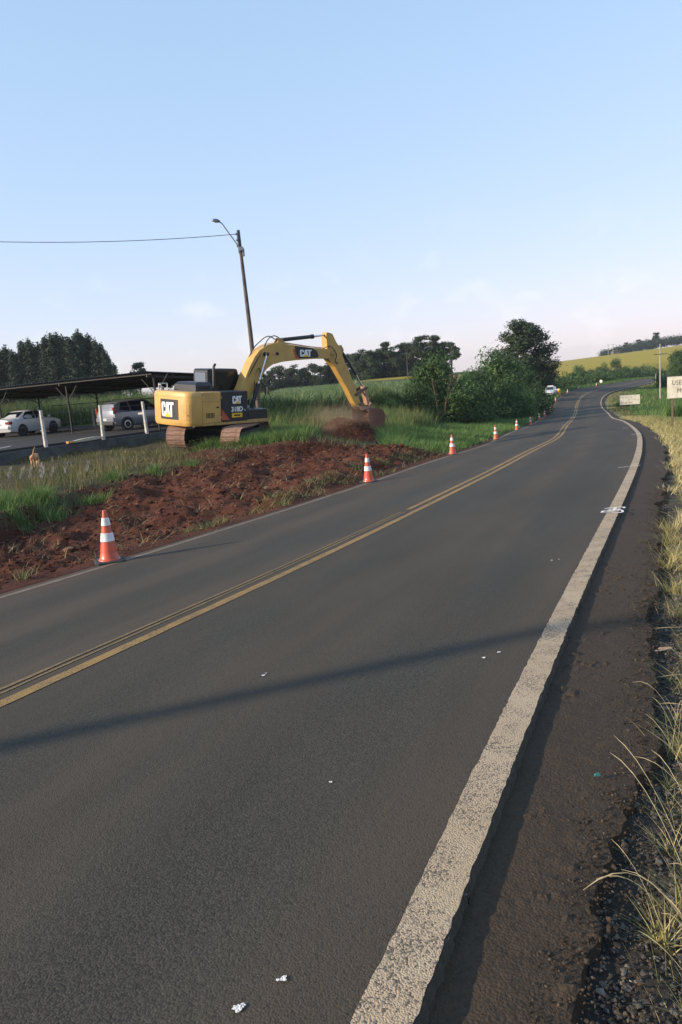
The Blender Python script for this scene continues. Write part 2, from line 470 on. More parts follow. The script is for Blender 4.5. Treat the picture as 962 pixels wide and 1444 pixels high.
def paint_mat(name, col, under, wear, wscale=165.):
    """road paint worn down to the stones"""
    mt = bpy.data.materials.new(name); mt.use_nodes = True
    n = mt.node_tree; b = n.nodes['Principled BSDF']; l = n.links.new
    b.inputs['Roughness'].default_value = .75
    tc = node(n, 'ShaderNodeTexCoord')
    vo = node(n, 'ShaderNodeTexVoronoi', Scale=wscale); l(tc.outputs['Object'], vo.inputs['Vector'])
    nz = node(n, 'ShaderNodeTexNoise', Scale=7., Detail=6., Roughness=.65); l(tc.outputs['Object'], nz.inputs['Vector'])
    sc = node(n, 'ShaderNodeSeparateColor'); l(vo.outputs['Color'], sc.inputs['Color'])
    ad = node(n, 'ShaderNodeMath', operation='MULTIPLY_ADD'); ad.inputs[1].default_value = .55; l(sc.outputs['Green'], ad.inputs[0]); l(nz.outputs['Fac'], ad.inputs[2])
    n4 = node(n, 'ShaderNodeTexNoise', Scale=.9, Detail=3.); l(tc.outputs['Object'], n4.inputs['Vector'])
    ad4 = node(n, 'ShaderNodeMath', operation='MULTIPLY_ADD'); ad4.inputs[1].default_value = .45; l(n4.outputs['Fac'], ad4.inputs[0]); l(ad.outputs[0], ad4.inputs[2]); ad = ad4; wear = wear + .225
    r2 = node(n, 'ShaderNodeMapRange'); r2.inputs['From Min'].default_value = wear; r2.inputs['From Max'].default_value = wear + .16
    l(ad.outputs[0], r2.inputs['Value'])
    tint = node(n, 'ShaderNodeTexNoise', Scale=2.2, Detail=4.); l(tc.outputs['Object'], tint.inputs['Vector'])
    mt_ = node(n, 'ShaderNodeMixRGB'); mt_.inputs['Color1'].default_value = (*col, 1); mt_.inputs['Color2'].default_value = (col[0]*.78, col[1]*.72, col[2]*.64, 1)
    l(tint.outputs['Fac'], mt_.inputs['Fac'])
    mx = node(n, 'ShaderNodeMixRGB'); mx.inputs['Color2'].default_value = (*under, 1)
    l(mt_.outputs['Color'], mx.inputs['Color1']); l(r2.outputs['Result'], mx.inputs['Fac']); l(mx.outputs['Color'], b.inputs['Base Color'])
    bp = node(n, 'ShaderNodeBump', Strength=.55, Distance=.006); inv = node(n, 'ShaderNodeMath', operation='MULTIPLY'); inv.inputs[1].default_value = -1.
    l(vo.outputs['Distance'], inv.inputs[0]); l(inv.outputs[0], bp.inputs['Height']); l(bp.outputs['Normal'], b.inputs['Normal'])
    return mt

def soil_mat(name, ca, cb, cc=None, attr=None, bump=.6, scale=7.):
    """soil: ca/cb mixed by noise; cc is bare red earth mixed in by the attribute"""
    mt = bpy.data.materials.new(name); mt.use_nodes = True
    n = mt.node_tree; b = n.nodes['Principled BSDF']; l = n.links.new
    b.inputs['Roughness'].default_value = .95; b.inputs['Specular IOR Level'].default_value = .15
    tc = node(n, 'ShaderNodeTexCoord')
    nz = node(n, 'ShaderNodeTexNoise', Scale=scale, Detail=7., Roughness=.65); l(tc.outputs['Object'], nz.inputs['Vector'])
    n2 = node(n, 'ShaderNodeTexNoise', Scale=.9, Detail=4.); l(tc.outputs['Object'], n2.inputs['Vector'])
    ad = node(n, 'ShaderNodeMath', operation='ADD'); l(nz.outputs['Fac'], ad.inputs[0]); l(n2.outputs['Fac'], ad.inputs[1])
    r = node(n, 'ShaderNodeMapRange'); r.inputs['From Min'].default_value = .75; r.inputs['From Max'].default_value = 1.25; l(ad.outputs[0], r.inputs['Value'])
    m1 = node(n, 'ShaderNodeMixRGB'); m1.inputs['Color1'].default_value = (*ca, 1); m1.inputs['Color2'].default_value = (*cb, 1); l(r.outputs['Result'], m1.inputs['Fac'])
    out = m1.outputs['Color']
    if cc:
        at = node(n, 'ShaderNodeAttribute', attribute_name=attr)
        m3 = node(n, 'ShaderNodeMixRGB'); m3.inputs['Color1'].default_value = (*cc[0], 1); m3.inputs['Color2'].default_value = (*cc[1], 1); l(r.outputs['Result'], m3.inputs['Fac'])
        m2 = node(n, 'ShaderNodeMixRGB'); l(at.outputs['Fac'], m2.inputs['Fac']); l(out, m2.inputs['Color1']); l(m3.outputs['Color'], m2.inputs['Color2'])
        out = m2.outputs['Color']
    l(out, b.inputs['Base Color'])
    n3 = node(n, 'ShaderNodeTexNoise', Scale=scale*4, Detail=5., Roughness=.7); l(tc.outputs['Object'], n3.inputs['Vector'])
    bp = node(n, 'ShaderNodeBump', Strength=bump, Distance=.03); l(n3.outputs['Fac'], bp.inputs['Height']); l(bp.outputs['Normal'], b.inputs['Normal'])
    return mt
# ------------------------------------------------------------------ setting: terrain, road, verges
m_asph = asphalt_mat('asphalt', (.034, .0315, .0265), (.067, .061, .050), (.076, .059, .042), grain=150., bump=.42, crumb=.8)
m_shld = asphalt_mat('old_asphalt', (.024, .019, .0145), (.058, .043, .031), (.066, .045, .029), grain=110., uvband=False, bump=.8, crumb=1.8)
m_white = paint_mat('edge_paint', (.44, .345, .235), (.105, .083, .060), .86)
m_whited = paint_mat('dusty_edge_paint', (.20, .15, .11), (.085, .060, .043), .80)
m_yel = paint_mat('yellow_paint', (.31, .19, .055), (.055, .044, .030), .86)
m_yelo = paint_mat('old_yellow_paint', (.25, .165, .06), (.060, .052, .038), .80)
m_spray = paint_mat('spray_paint', (.78, .78, .80), (.30, .28, .27), 1.02)
m_verge = soil_mat('verge_soil', (.050, .042, .022), (.085, .070, .036), ((.050, .018, .011), (.112, .043, .026)), 'dirt', bump=.9)
m_rverge = soil_mat('right_verge_soil', (.040, .035, .031), (.085, .073, .062), ((.25, .21, .105), (.16, .17, .065)), 'grassy', bump=1., scale=14.)
m_terr = soil_mat('field_soil', (.055, .075, .026), (.085, .095, .035), ((.33, .255, .035), (.24, .205, .03)), 'crop', bump=.3, scale=.7)
m_park = asphalt_mat('car_park_paving', (.022, .023, .025), (.045, .045, .047), (.038, .036, .034), grain=60., uvband=False, bump=.4)
m_hill = soil_mat('hill_grass', (.05, .07, .03), (.07, .09, .035))

def structure(o):
    o['kind'] = 'structure'; return o

# far terrain as one sheet to the horizon
ang = np.radians(np.unique(np.concatenate([np.arange(-180, -52, 4.), np.arange(-52, 52, .45), np.arange(52, 181, 4.)])))
rad = np.concatenate([[0.5], np.geomspace(4, 900, 330), np.geomspace(950, 2600, 10)])
AA, RR = np.meshgrid(ang, rad, indexing='ij')
X = np.sin(AA) * RR; Y = np.cos(AA) * RR
Z = ground(X, Y, False)
s_, d_ = rc(X, Y); s_ = s_.reshape(X.shape); d_ = d_.reshape(X.shape)
inside = sm((22.5 - np.abs(d_)) / 3.0) * sm((s_ + 26) / 4) * sm((262 - s_) / 10)
Z = Z - .55 * inside
Z = np.where(Y < -40, np.minimum(Z, 1.), Z)
azr = X / np.maximum(Y, 5)
crop = (sm((azr - .2) / .05) * sm((Y - 190) / 30) * sm((470 - Y) / 6) + sm((.2 - azr) / .05) * sm((azr - .02) / .06) * sm((Y - 185) / 8) * sm((330 - Y) / 20)) * (np.abs(d_) > 14)
me = npmesh('ground', np.stack([X, Y, Z], -1).reshape(-1, 3), grid_faces(len(ang), len(rad)), m_terr, {'crop': crop.ravel()}, True)
structure(link('ground', me))

# verges as finer strips along the road
def strip(name, s, d, zf, mat, attrs=None, smooth=True, dw=None):
    S, D = np.meshgrid(s, d, indexing='ij')
    D = D + (dw(S, D) if dw else 0)
    X, Y = xy_of(S, D)
    Zv = zf(S, D, X, Y)
    at = {k: f(S, D, X, Y).ravel() for k, f in (attrs or {}).items()}
    me = npmesh(name, np.stack([X, Y, Zv], -1).reshape(-1, 3), grid_faces(len(s), len(d)), mat, at, smooth, np.stack([S, D], -1).reshape(-1, 2))
    return link(name, me)

sL = np.concatenate([np.arange(-28, -9, .5), np.arange(-9, 30, .085), np.arange(30, 60, .4), np.arange(60, 270, 1.2)])
dL = -np.concatenate([[3.30, 3.345], np.arange(3.38, 12.5, .09), np.arange(12.6, 25, .55)])
def edge_dip(D): return -.7 * sm((np.abs(D) - 22.4) / 2.2)
def zL(S, D, X, Y):
    z = ground(X, Y, True); zr = zroad(S, -3.35)
    z = np.where(np.abs(D) < 3.35, zr - .02, z)
    return z + edge_dip(D)
def dirtmask(S, D, X, Y):
    e = -D - 3.35; em = emax(S)
    mk = sm((em - e + .9 * fbm(X*.9, Y*.9, 31, 4)) / .5) * sm((S + 14) / 3) * (em > .05)
    mk = np.maximum(mk, .85 * sm((.55 + .5 * fbm(X*1.5, Y*1.5, 8, 3) - e) / .3) * sm((46 - S) / 12))
    mk = np.maximum(mk, np.exp(-(((X + .6) / 3.0)**2 + ((Y - 27.6) / 1.7)**2)**2))
    mk = np.maximum(mk, .45 * sm((2.0 + fbm(X*.5, Y*.5, 12, 3) - e) / .6) * sm((S - 140) / 8))
    return np.maximum(mk, sm((1.1 - ((X + 4) / 3.6)**2 - ((Y - 26.6) / 1.5)**2) / .5))
structure(strip('left_verge', sL, dL, zL, m_verge, {'dirt': dirtmask}))

sR = np.concatenate([np.arange(-28, -5, .5), np.arange(-5, 9, .045), np.arange(9, 40, .2), np.arange(40, 270, 1.2)])
dR = np.concatenate([[3.30], np.arange(3.36, 5.4, .035), np.arange(5.5, 9, .2), np.arange(9.2, 25, .6)])
def zRt(S, D, X, Y):
    z = ground(X, Y, True); zr = zroad(S, 3.35)
    e = D - 3.35
    lump = .022 * np.maximum(fbm(X*14, Y*14, 44, 3, .6), -.1) * sm((6 + 6 - S) / 6)
    z = z + lump
    return np.where(D < 3.35, zr - .13, z) + edge_dip(D)
def grassy(S, D, X, Y):
    return sm((D - 3.35 - np.interp(S, [-5, 3, 7, 9, 14, 30, 50, 70], [1.5, 1.1, .7, .5, .45, .5, .45, .3]) + .5 * fbm(X*2, Y*2, 61, 4)) / .35)
structure(strip('right_verge', sR, dR, zRt, m_rverge, {'grassy': grassy}))

# carriageway, one slab with worn paint lines as parts
sA = np.concatenate([np.arange(-28, -4, .25), np.arange(-4, 14, .02), np.arange(14, 262, .25)])
dA = np.array([-3.36, -3.355, -2.4, -1.2, 0, 1.2, 2.4, 3.20, 3.30, 3.318])
def zA(S, D, X, Y):
    z = zroad(S, D)
    return z - np.where(D < -3.358, .12, 0) - np.where(D > 3.31, .07, 0)
road = structure(strip('road', sA, dA, zA, m_asph, None, False, lambda S, D: (D > 3.295)*(.003*fbm(S*4, S*0, 301, 3) + .012*fbm(S*24, S*0, 302, 3))))
def line(name, d0, d1, mat, s0=-28, s1=262, dz=.004, wob=.0, seed=0, step=.25):
    s = np.arange(s0, s1, step)
    w0 = d0 + wob * fbm(s*22.0, s*0, seed, 3); w1 = d1 + wob * fbm(s*22.0, s*0+9, seed+5, 3)
    V = []
    for w in (w0, w1):
        x, y = xy_of(s, w); V.append(np.stack([x, y, zroad(s, w) + dz], -1))
    V = np.stack(V, 1).reshape(-1, 3)
    me = npmesh(name, V, grid_faces(len(s), 2), mat)
    return link(name, me, road)
line('edge_line', 3.150, 3.297, m_white, wob=.007, seed=2, step=.012, s1=16)
line('edge_line', 3.150, 3.290, m_white, s0=16)
line('dusty_edge_line', -3.20, -3.07, m_whited, wob=.02, seed=6)
line('centre_line', .05, .165, m_yel, wob=.01, seed=11)
line('centre_line', -.085, -.055, m_yelo, wob=.008, seed=13, s1=8)
line('centre_line', -.160, -.125, m_yelo, wob=.008, seed=14, dz=.005, s1=8)
line('centre_line', -.165, -.06, m_yel, wob=.01, seed=15, s0=8)
# thin white survey strokes sprayed across the edge line
def stroke(name, pts, w, mat, dz=.008):
    pts = [Vector((p[0], p[1], 0)) for p in pts]   # (s, d)
    V = []; 
    for i, p in enumerate(pts):
        t = (pts[min(i+1, len(pts)-1)] - pts[max(i-1, 0)]).normalized(); nrm = Vector((-t.y, t.x, 0))
        for sgn in (-1, 1):
            q = p + nrm * sgn * w/2 * (1 + .3*math.sin(i*2.1))
            x, y = xy_of(np.array([q.x]), np.array([q.y])); V.append((x[0], y[0], float(zroad(np.array([q.x]), np.array([q.y]))[0]) + dz))
    me = npmesh(name, np.array(V), grid_faces(len(pts), 2), mat)
    return link(name, me, road)
stroke('survey_mark', [(11.93, 2.93), (11.97, 3.05), (12.02, 3.16), (12.03, 3.26), (11.98, 3.335)], .035, m_spray)
stroke('survey_mark', [(32.3, 2.80), (32.3, 3.0)], .10, m_spray)
stroke('survey_mark', [(24.9, 2.98), (25.0, 3.33)], .10, m_spray)
dg = [[(6.70, 3.10), (6.755, 3.165), (6.76, 3.22), (6.77, 3.29), (6.75, 3.335), (6.66, 3.345)],
      [(6.39, 3.09), (6.52, 3.10), (6.55, 3.165), (6.60, 3.19)], [(6.39, 3.09), (6.41, 3.145), (6.40, 3.207), (6.34, 3.24), (6.31, 3.30), (6.28, 3.34)],
      [(6.76, 3.235), (6.6, 3.232), (6.49, 3.228)], [(6.58, 3.26), (6.52, 3.296), (6.43, 3.34), (6.30, 3.345)], [(6.50, 3.15), (6.46, 3.22), (6.44, 3.29)]]
for k, st in enumerate(dg):
    stroke('survey_figure', st, .034, m_spray, .008 + .0012*k)
def splat(sd, r, seed, asp=1.0, name='paint_splash'):
    k = 15; V = []
    rr = random.Random(seed)
    for i in range(k):
        a = 2*math.pi*i/k; q = r * (.55 + .6*rr.random())
        s = np.array([sd[0] + q*math.cos(a)*asp]); d = np.array([sd[1] + q*math.sin(a)])
        x, y = xy_of(s, d); V.append((x[0], y[0], float(zroad(s, d)[0]) + .005))
    me = npmesh(name, np.array(V), np.arange(k)[None], m_spray)
    return link(name, me, road)
splat((-2.20, 2.852), .016, 1); splat((-2.188, 2.860), .009, 9); splat((-2.075, 2.92), .011, 2); splat((-2.083, 2.908), .006, 3)
splat((.65, 2.881), .016, 4); splat((.76, 2.948), .012, 5); splat((.21, 1.605), .014, 6); splat((.25, 1.60), .008, 16); splat((3.56, 2.879), .016, 7); splat((3.6, 2.94), .010, 8); splat((-1.01, 2.599), .008, 10)

# old shoulder below the new overlay, with a crumbling outer edge
s1 = np.concatenate([np.arange(-6, 9, .025), np.arange(9, 30, .1), np.arange(30, 130, .5)])
wsh = 3.76 + .09*fbm(s1*.9, s1*0, 71, 3) + .085*fbm(s1*3.2, s1*0, 72, 3, .6) + .02*fbm(s1*22, s1*0, 73, 2) - .10*sm((s1+.2)/-1.6) + np.interp(s1, [-6, 5, 20, 40, 70, 130], [0, .02, .06, .10, -.05, -.2])
fr = np.concatenate([np.linspace(0, 1, 26), [1.0]])
S = np.repeat(s1[:, None], len(fr), 1); D = 3.300 + (wsh[:, None] - 3.300) * fr[None]
D[:, -1] += .012
X, Y = xy_of(S, D)
Zs = zroad(S, np.full_like(S, 3.35)) - .042 - .02 * fr[None]**2 + .006*fbm(X*9, Y*9, 81, 3) + .012*np.maximum(fbm(X*30, Y*30, 82, 2, .6) - .12, 0)*sm((6 - S)/4)*3*sm(fbm(X*3, Y*3, 83, 2)*3 + .3)
Zs[:, 0] = Zs[:, 1]
Zs[:, -1] -= .075
me = npmesh('shoulder', np.stack([X, Y, Zs], -1).reshape(-1, 3), grid_faces(len(s1), len(fr)), m_shld, None, False, np.stack([S, D], -1).reshape(-1, 2))
structure(link('shoulder', me))

# ------------------------------------------------------------------ loose stones and clods
def ico():
    import bmesh
    bm = bmesh.new(); bmesh.ops.create_icosphere(bm, subdivisions=1, radius=1)
    V = np.array([v.co[:] for v in bm.verts]); F = np.array([[v.index for v in f.verts] for f in bm.faces]); bm.free()
    return V, F
IV, IF = ico()
def rubble(name, P, r, mat, seed=0, flat=.7, jag=.8):
    g = np.random.default_rng(seed); n = len(P); nv = len(IV)
    V = IV[None] * (1 + jag * (g.random((n, nv, 1)) - .5)) * (g.random((n, 1, 3)) * .7 + .65)
    a = g.random(n) * 2*np.pi; c, s = np.cos(a), np.sin(a)
    V = np.stack([V[..., 0]*c[:, None] - V[..., 1]*s[:, None], V[..., 0]*s[:, None] + V[..., 1]*c[:, None], V[..., 2]*flat], -1)
    V = V * r[:, None, None] + P[:, None]
    F = IF[None] + (np.arange(n) * nv)[:, None, None]
    tone = np.repeat(g.random(n), nv)
    o = link(name, npmesh(name, V.reshape(-1, 3), F.reshape(-1, 3), mat, {'tone': tone}))
    o['kind'] = 'stuff'
    return o
m_clod = ramp_mat('clod', [(0, (.045, .016, .010)), (.6, (.095, .037, .023)), (.93, (.13, .062, .040)), (1, (.22, .15, .09))], rough=.95, spec=.1)
m_stone = ramp_mat('stone', [(0, (.034, .031, .028)), (.6, (.082, .073, .063)), (.95, (.15, .13, .11)), (.996, (.24, .21, .18)), (1, (.5, .48, .44))], rough=.9, spec=.25)
n = 24000
s = RNG.uniform(-9, 25, n); e = RNG.random(n)**.9 * emax(s) * 1.02; d = -3.42 - e
x, y = xy_of(s, d); z = ground(x, y)
r = np.exp(RNG.normal(math.log(.017), .55, n)).clip(.006, .085) * np.interp(e, [0, .5, 1.5], [.4, .7, 1])
rubble('soil_clods', np.stack([x, y, z + r*.15], -1), r, m_clod, 3)
n = 42000
s = -3 + 11 * RNG.random(n)**1.8; d = 3.66 + 1.15*RNG.random(n)**.9; x, y = xy_of(s, d); z = ground(x, y)
r = np.exp(RNG.normal(math.log(.0048), .42, n)).clip(.0022, .013)
rubble('broken_asphalt_gravel', np.stack([x, y, z + .006], -1), r, m_stone, 4)
n = 11000
s = -3 + 13 * RNG.random(n)**1.6; d = 3.34 + .5*RNG.random(n)**.8; x, y = xy_of(s, d); z = zroad(s, np.full(n, 3.35)) - .052
r = np.exp(RNG.normal(math.log(.0034), .42, n)).clip(.0016, .011)
m_crumb = ramp_mat('crumb', [(0, (.022, .018, .014)), (.8, (.062, .046, .033)), (1, (.11, .085, .06))], rough=.95, spec=.1)
rubble('shoulder_crumbs', np.stack([x, y, z], -1), r, m_crumb, 5)

# ------------------------------------------------------------------ grass
def blades(name, P, h, w, lean, mat, seed=0, curve=.6, az=None, seg=2, tone=None):
    """tapered bent blades as one mesh"""
    g = np.random.default_rng(seed); n = len(P)
    a = g.random(n)*2*np.pi if az is None else az
    dx, dy = np.cos(a), np.sin(a)
    fa = a + g.normal(0, .6, n) + np.pi/2; sx, sy = np.cos(fa), np.sin(fa)
    ts = np.linspace(0, 1, seg+1)
    V = []
    for t in ts[:-1]:
        off = lean*h*(t*(1-curve) + curve*t*t)
        zz = h*(t - .25*lean*curve*t*t)
        ww = w*(1 - t**1.6)*.5
        c = P + np.stack([dx*off, dy*off, zz], -1)
        sd_ = np.stack([sx*ww, sy*ww, 0*ww], -1)
        V += [c - sd_, c + sd_]
    V.append(P + np.stack([dx*lean*h, dy*lean*h, h*(1 - .25*lean*curve)], -1))
    V = np.stack(V, 1); k = V.shape[1]
    base = (np.arange(n)*k)[:, None]
    q = np.concatenate([base + np.array([[2*i, 2*i+1, 2*i+3, 2*i+2]]) for i in range(seg-1)]) if seg > 1 else np.zeros((0, 4), int)
    t3 = base + np.array([[2*(seg-1), 2*(seg-1)+1, 2*seg]])
    tn = g.random(n) if tone is None else tone
    me = npmesh(name, V.reshape(-1, 3), [q, t3] if seg > 1 else t3, mat, {'tone': np.repeat(tn, k)})
    o = link(name, me); o['kind'] = 'stuff'
    return o

m_grass = ramp_mat('green_grass', [(0, (.045, .075, .022)), (.45, (.080, .130, .032)), (.8, (.12, .17, .045)), (1, (.24, .20, .09))], trans=.25)
m_lush = ramp_mat('lush_grass', [(0, (.050, .105, .028)), (.5, (.092, .185, .045)), (.88, (.155, .245, .065)), (1, (.26, .27, .12))], trans=.25)
m_straw = ramp_mat('dry_grass', [(0, (.15, .17, .055)), (.4, (.34, .30, .115)), (.75, (.48, .40, .18)), (1, (.60, .50, .28))], trans=.2)
m_mixed = ramp_mat('mixed_grass', [(0, (.050, .078, .026)), (.4, (.105, .122, .042)), (.7, (.18, .165, .068)), (1, (.33, .265, .13))], trans=.25)

def scatter_sd(n, s0, s1, d0, d1, pw=1.0):
    s = s0 + (s1-s0)*RNG.random(n)**pw; d = RNG.uniform(d0, d1, n)
    x, y = xy_of(s, d)
    return s, d, x, y

def place(x, y): return np.stack([x, y, ground(x, y) - .02], -1)

def clumpy(x, y, f, seed): return fbm(x*f, y*f, seed, 3)

# left plateau, short mixed grass up to the fence
s, d, x, y = scatter_sd(52000, -6, 32, -24, -6.5)
nn = (x - FP[0])*FN[0] + (y - FP[1])*FN[1]
e = -d - 3.35
keep = (nn < -.12) & (e > emax(s) - .1 + .7*clumpy(x, y, .9, 31)*1.0) & (clumpy(x, y, .7, 90) > -.16 + .25*RNG.random(len(x)))
x, y = x[keep], y[keep]; hh = (.09 + .17*np.maximum(clumpy(x, y, .5, 91) + .35, 0) + .10*RNG.random(len(x)))
blades('roadside_grass', place(x, y), hh*1.1, .012 + .012*RNG.random(len(x)), .5+.6*RNG.random(len(x)), m_mixed, 12)
# bright tufts along the brink of the cutting
def tufts(name, centres, n, rad, h, mat, seed, w=.014, lean=.7, hs=.35):
    P = []; H = []
    g = np.random.default_rng(seed)
    for (cx, cy, k) in centres:
        m_ = max(6, int(n*k)); rr = rad*k**.5*np.abs(g.normal(0, .55, m_)); a = g.random(m_)*6.28
        P.append(np.stack([cx + rr*np.cos(a), cy + rr*np.sin(a)], -1)); H.append(h*k**.5*(1 - hs + 2*hs*g.random(m_)))
    P = np.concatenate(P); H = np.concatenate(H)
    return blades(name, place(P[:, 0], P[:, 1]), H, w*(.7 + .6*g.random(len(H))), lean*(.4 + g.random(len(H))), mat, seed)
tufts('bright_grass', [(-7.3, 17.9, 1.3), (-6.9, 17.2, 1.), (-7.9, 17.0, 1.2), (-8.6, 16.6, 1.), (-8.2, 18.0, 1.), (-6.3, 18.9, .8), (-7.7, 18.9, .8), (-9.2, 17.4, 1.), (-6.6, 21.6, .7), (-5.6, 22.8, .7), (-4.7, 23.9, .6), (-7.2, 16.4, .6)], 330, .55, .36, m_lush, 21)
tufts('seed_grass', [(-8.1, 19.8, 1.), (-7.2, 20.2, 1.), (-6.9, 21.9, .9), (-8.9, 20.8, .6), (-5.2, 24.6, .8), (-6.9, 23.6, .9), (-8.3, 25.0, 1.), (-5.9, 26.0, .8)], 90, .6, .75, m_mixed, 22, w=.012, lean=.35)
P = np.array([(-8.25, 19.2), (-8.0, 19.1), (-7.75, 19.3), (-7.45, 19.2), (-7.2, 19.5), (-7.6, 18.9), (-8.5, 19.0), (-6.8, 20.0), (-7.95, 19.7), (-9.9, 19.5)])
m_plume = ramp_mat('seed_plume', [(0, (.25, .23, .20)), (1, (.42, .39, .36))])
pp = place(P[:, 0], P[:, 1]); tufts_h = np.full(len(P), .8)
pl = np.repeat(pp, 40, 0); g_ = np.random.default_rng(5); tt = g_.random(len(pl))
pl = pl + np.stack([.10*tt + g_.normal(0, .018, len(pl)), g_.normal(0, .018, len(pl)), .50 + .26*tt], -1)
blades('grass_plumes', pl, np.full(len(pl), .10), np.full(len(pl), .012), np.full(len(pl), .5), m_plume, 6)
m_roots = ramp_mat('torn_roots', [(0, (.060, .032, .020)), (.4, (.12, .085, .045)), (.75, (.17, .15, .065)), (1, (.34, .27, .15))])
# remains of grass in the disturbed soil and along the asphalt edge
s, d, x, y = scatter_sd(9500, -6, 25, -10.5, -3.6)
e = -d - 3.35; keep = (e < emax(s)) & (clumpy(x, y, 1.3, 95) > .14)
x, y = x[keep], y[keep]
blades('uprooted_grass', place(x, y) + [0, 0, .02], .10 + .16*RNG.random(len(x)), .010 + .008*RNG.random(len(x)), 1.2 + 1.6*RNG.random(len(x)), m_roots, 14)
s, d, x, y = scatter_sd(6500, 5, 24, -4.5, -3.5)
keep = clumpy(x, y, 1.6, 96) > .08
x, y = x[keep], y[keep]
blades('edge_grass', place(x, y), .08 + .16*RNG.random(len(x)), .010 + .006*RNG.random(len(x)), .6 + .8*RNG.random(len(x)), m_mixed, 15)
tufts('tuft', [(-5.0, 9.6, .8), (-4.6, 8.9, .9), (-5.3, 8.2, 1.), (-4.2, 9.3, .7), (-2.2, 12.2, .6), (-.2, 16.6, .9), (.3, 17.2, .7), (-1.2, 15.2, .7), (-4.6, 11.6, .6), (-2.9, 14.6, .5), (-5.9, 10.6, .7), (1.2, 20.6, .7), (1.6, 21.2, .7)], 60, .2, .22, m_mixed, 16, w=.011, lean=.9)
# long green grass of the left bank beyond the digging
s, d, x, y = scatter_sd(80000, 21, 75, -13, -3.55, 1.35)
e = -d - 3.35; keep = (e > emax(s)) & (e > .15 + .6*RNG.random(len(s))) & ~((np.abs(x - .35 - .045*(y - 27)) < 1.25 + .5*RNG.random(len(s))) & (y > 26.3) & (y < 37))
x, y, s, e = x[keep], y[keep], s[keep], e[keep]
hh = np.interp(e, [0, 1, 4], [.18, .38, .62])*(.6 + .7*RNG.random(len(x)))*(1 + .7*clumpy(x, y, .5, 97))
blades('bank_grass', place(x, y), hh, (.012 + .012*RNG.random(len(x)))*np.interp(s, [21, 75], [1.2, 3]), .3 + .6*RNG.random(len(x)), m_lush, 17)
s, d, x, y = scatter_sd(16000, 60, 260, -7, -3.5)
blades('far_bank_grass', place(x, y), .3 + .35*RNG.random(len(x)), .05 + .06*RNG.random(len(x)), .3 + .5*RNG.random(len(x)), m_lush, 18)
# tall weeds between the machine and the crop
n = 42000
x = RNG.uniform(-6, 7, n); y = RNG.uniform(31, 58, n); s, d = rc(x, y)
keep = (d < -8.5) & (np.hypot(x + 4.6, y - 30.5) > 2.6) & ~((np.abs(x - .35 - .045*(y - 27)) < 1.5) & (y < 37.5))
x, y = x[keep], y[keep]
hh = (.55 + .7*RNG.random(len(x)))*(1 + .8*clumpy(x, y, .35, 98))*np.interp(y, [31, 40], [.55, 1.2])
hf = RNG.random(len(x)) < .5
for q_, mt_w, nm_ in ((hf, m_mixed, 'tall_weeds'), (~hf, m_lush, 'tall_green_weeds')):
    blades(nm_, place(x[q_], y[q_]), hh[q_], .018 + .02*RNG.random(q_.sum()), .2 + .5*RNG.random(q_.sum()), mt_w, 19)
# crop: rows of cane-like stalks running away behind the machine
n = 90000
y = 46 + 152*RNG.random(n)**1.25; x = RNG.uniform(-.24, .17, n)*y; s, d = rc(x, y)
keep = (d < -11) & (x > -12 + .0*y) & ((x/y < .035) | (y < 150 + 8*RNG.random(n)))
x, y = x[keep], y[keep]; g_ = np.random.default_rng(8)
m_crop = ramp_mat('cane_leaf', [(0, (.045, .100, .040)), (.45, (.105, .185, .075)), (.8, (.20, .27, .12)), (1, (.44, .44, .25))], trans=.3)
blades('cane_crop', place(x, y), (.75 + .6*g_.random(len(x)))*(1 + .35*fbm(x*.3, y*.3, 55, 3)), np.interp(y, [46, 190], [.07, .20])*(.6 + .8*g_.random(len(x))), .3 + .6*g_.random(len(x)), m_crop, 20)
# tall grass behind the car park
n = 16000
x = RNG.uniform(-34, -7, n); y = RNG.uniform(55, 66, n)
blades('cane_behind_car_park', np.stack([x, y, np.full(n, -.1)], -1), 1.7 + 1.0*RNG.random(n), .03 + .03*RNG.random(n), .25 + .5*RNG.random(n), ramp_mat('tall_green_grass', [(0, (.05, .10, .03)), (.5, (.10, .16, .05)), (1, (.22, .22, .10))], trans=.3), 23)

# right verge: dry grass
s, d, x, y = scatter_sd(76000, 4, 60, 3.7, 9.5, 1.6)
e = d - 3.35; thr = np.interp(s, [5, 9, 14, 30, 50, 70], [.72, .58, .52, .60, .5, .3])
keep = (e > thr + .45*clumpy(x, y, 1.6, 61)) & (RNG.random(len(s)) < np.interp(s, [5, 8, 11], [.55, .9, 1.]))
x, y, s, e = x[keep], y[keep], s[keep], e[keep]
tone = np.clip(RNG.random(len(x))*.75 + np.interp(e, [.4, 1.5, 4], [.35, .12, -.12]) - np.interp(s, [10, 45], [0, .15]), 0, 1)
blades('dry_verge_grass', place(x, y), (.12 + .18*RNG.random(len(x)))*np.interp(e, [.3, 2, 5], [.7, 1.1, 1.7]), (.006 + .006*RNG.random(len(x)))*np.interp(s, [5, 55], [1, 4.5]), .5 + 1.0*RNG.random(len(x)), m_straw, 24, tone=tone)
s, d, x, y = scatter_sd(52000, 40, 215, 3.6, 22, 1.4)
e = d - 3.35; keep = e > np.interp(s, [40, 60, 75, 90], [1., .8, .5, .35]) + .5*RNG.random(len(s)); x, y, s, e = x[keep], y[keep], s[keep], e[keep]
tone = np.clip(RNG.random(len(x))*.8 + np.interp(e, [0, 2.5, 6], [.45, .1, -.1]), 0, 1)
lus = (e > 2.2 + 1.5*clumpy(x, y, .3, 64)*2) & (RNG.random(len(x)) < .8)
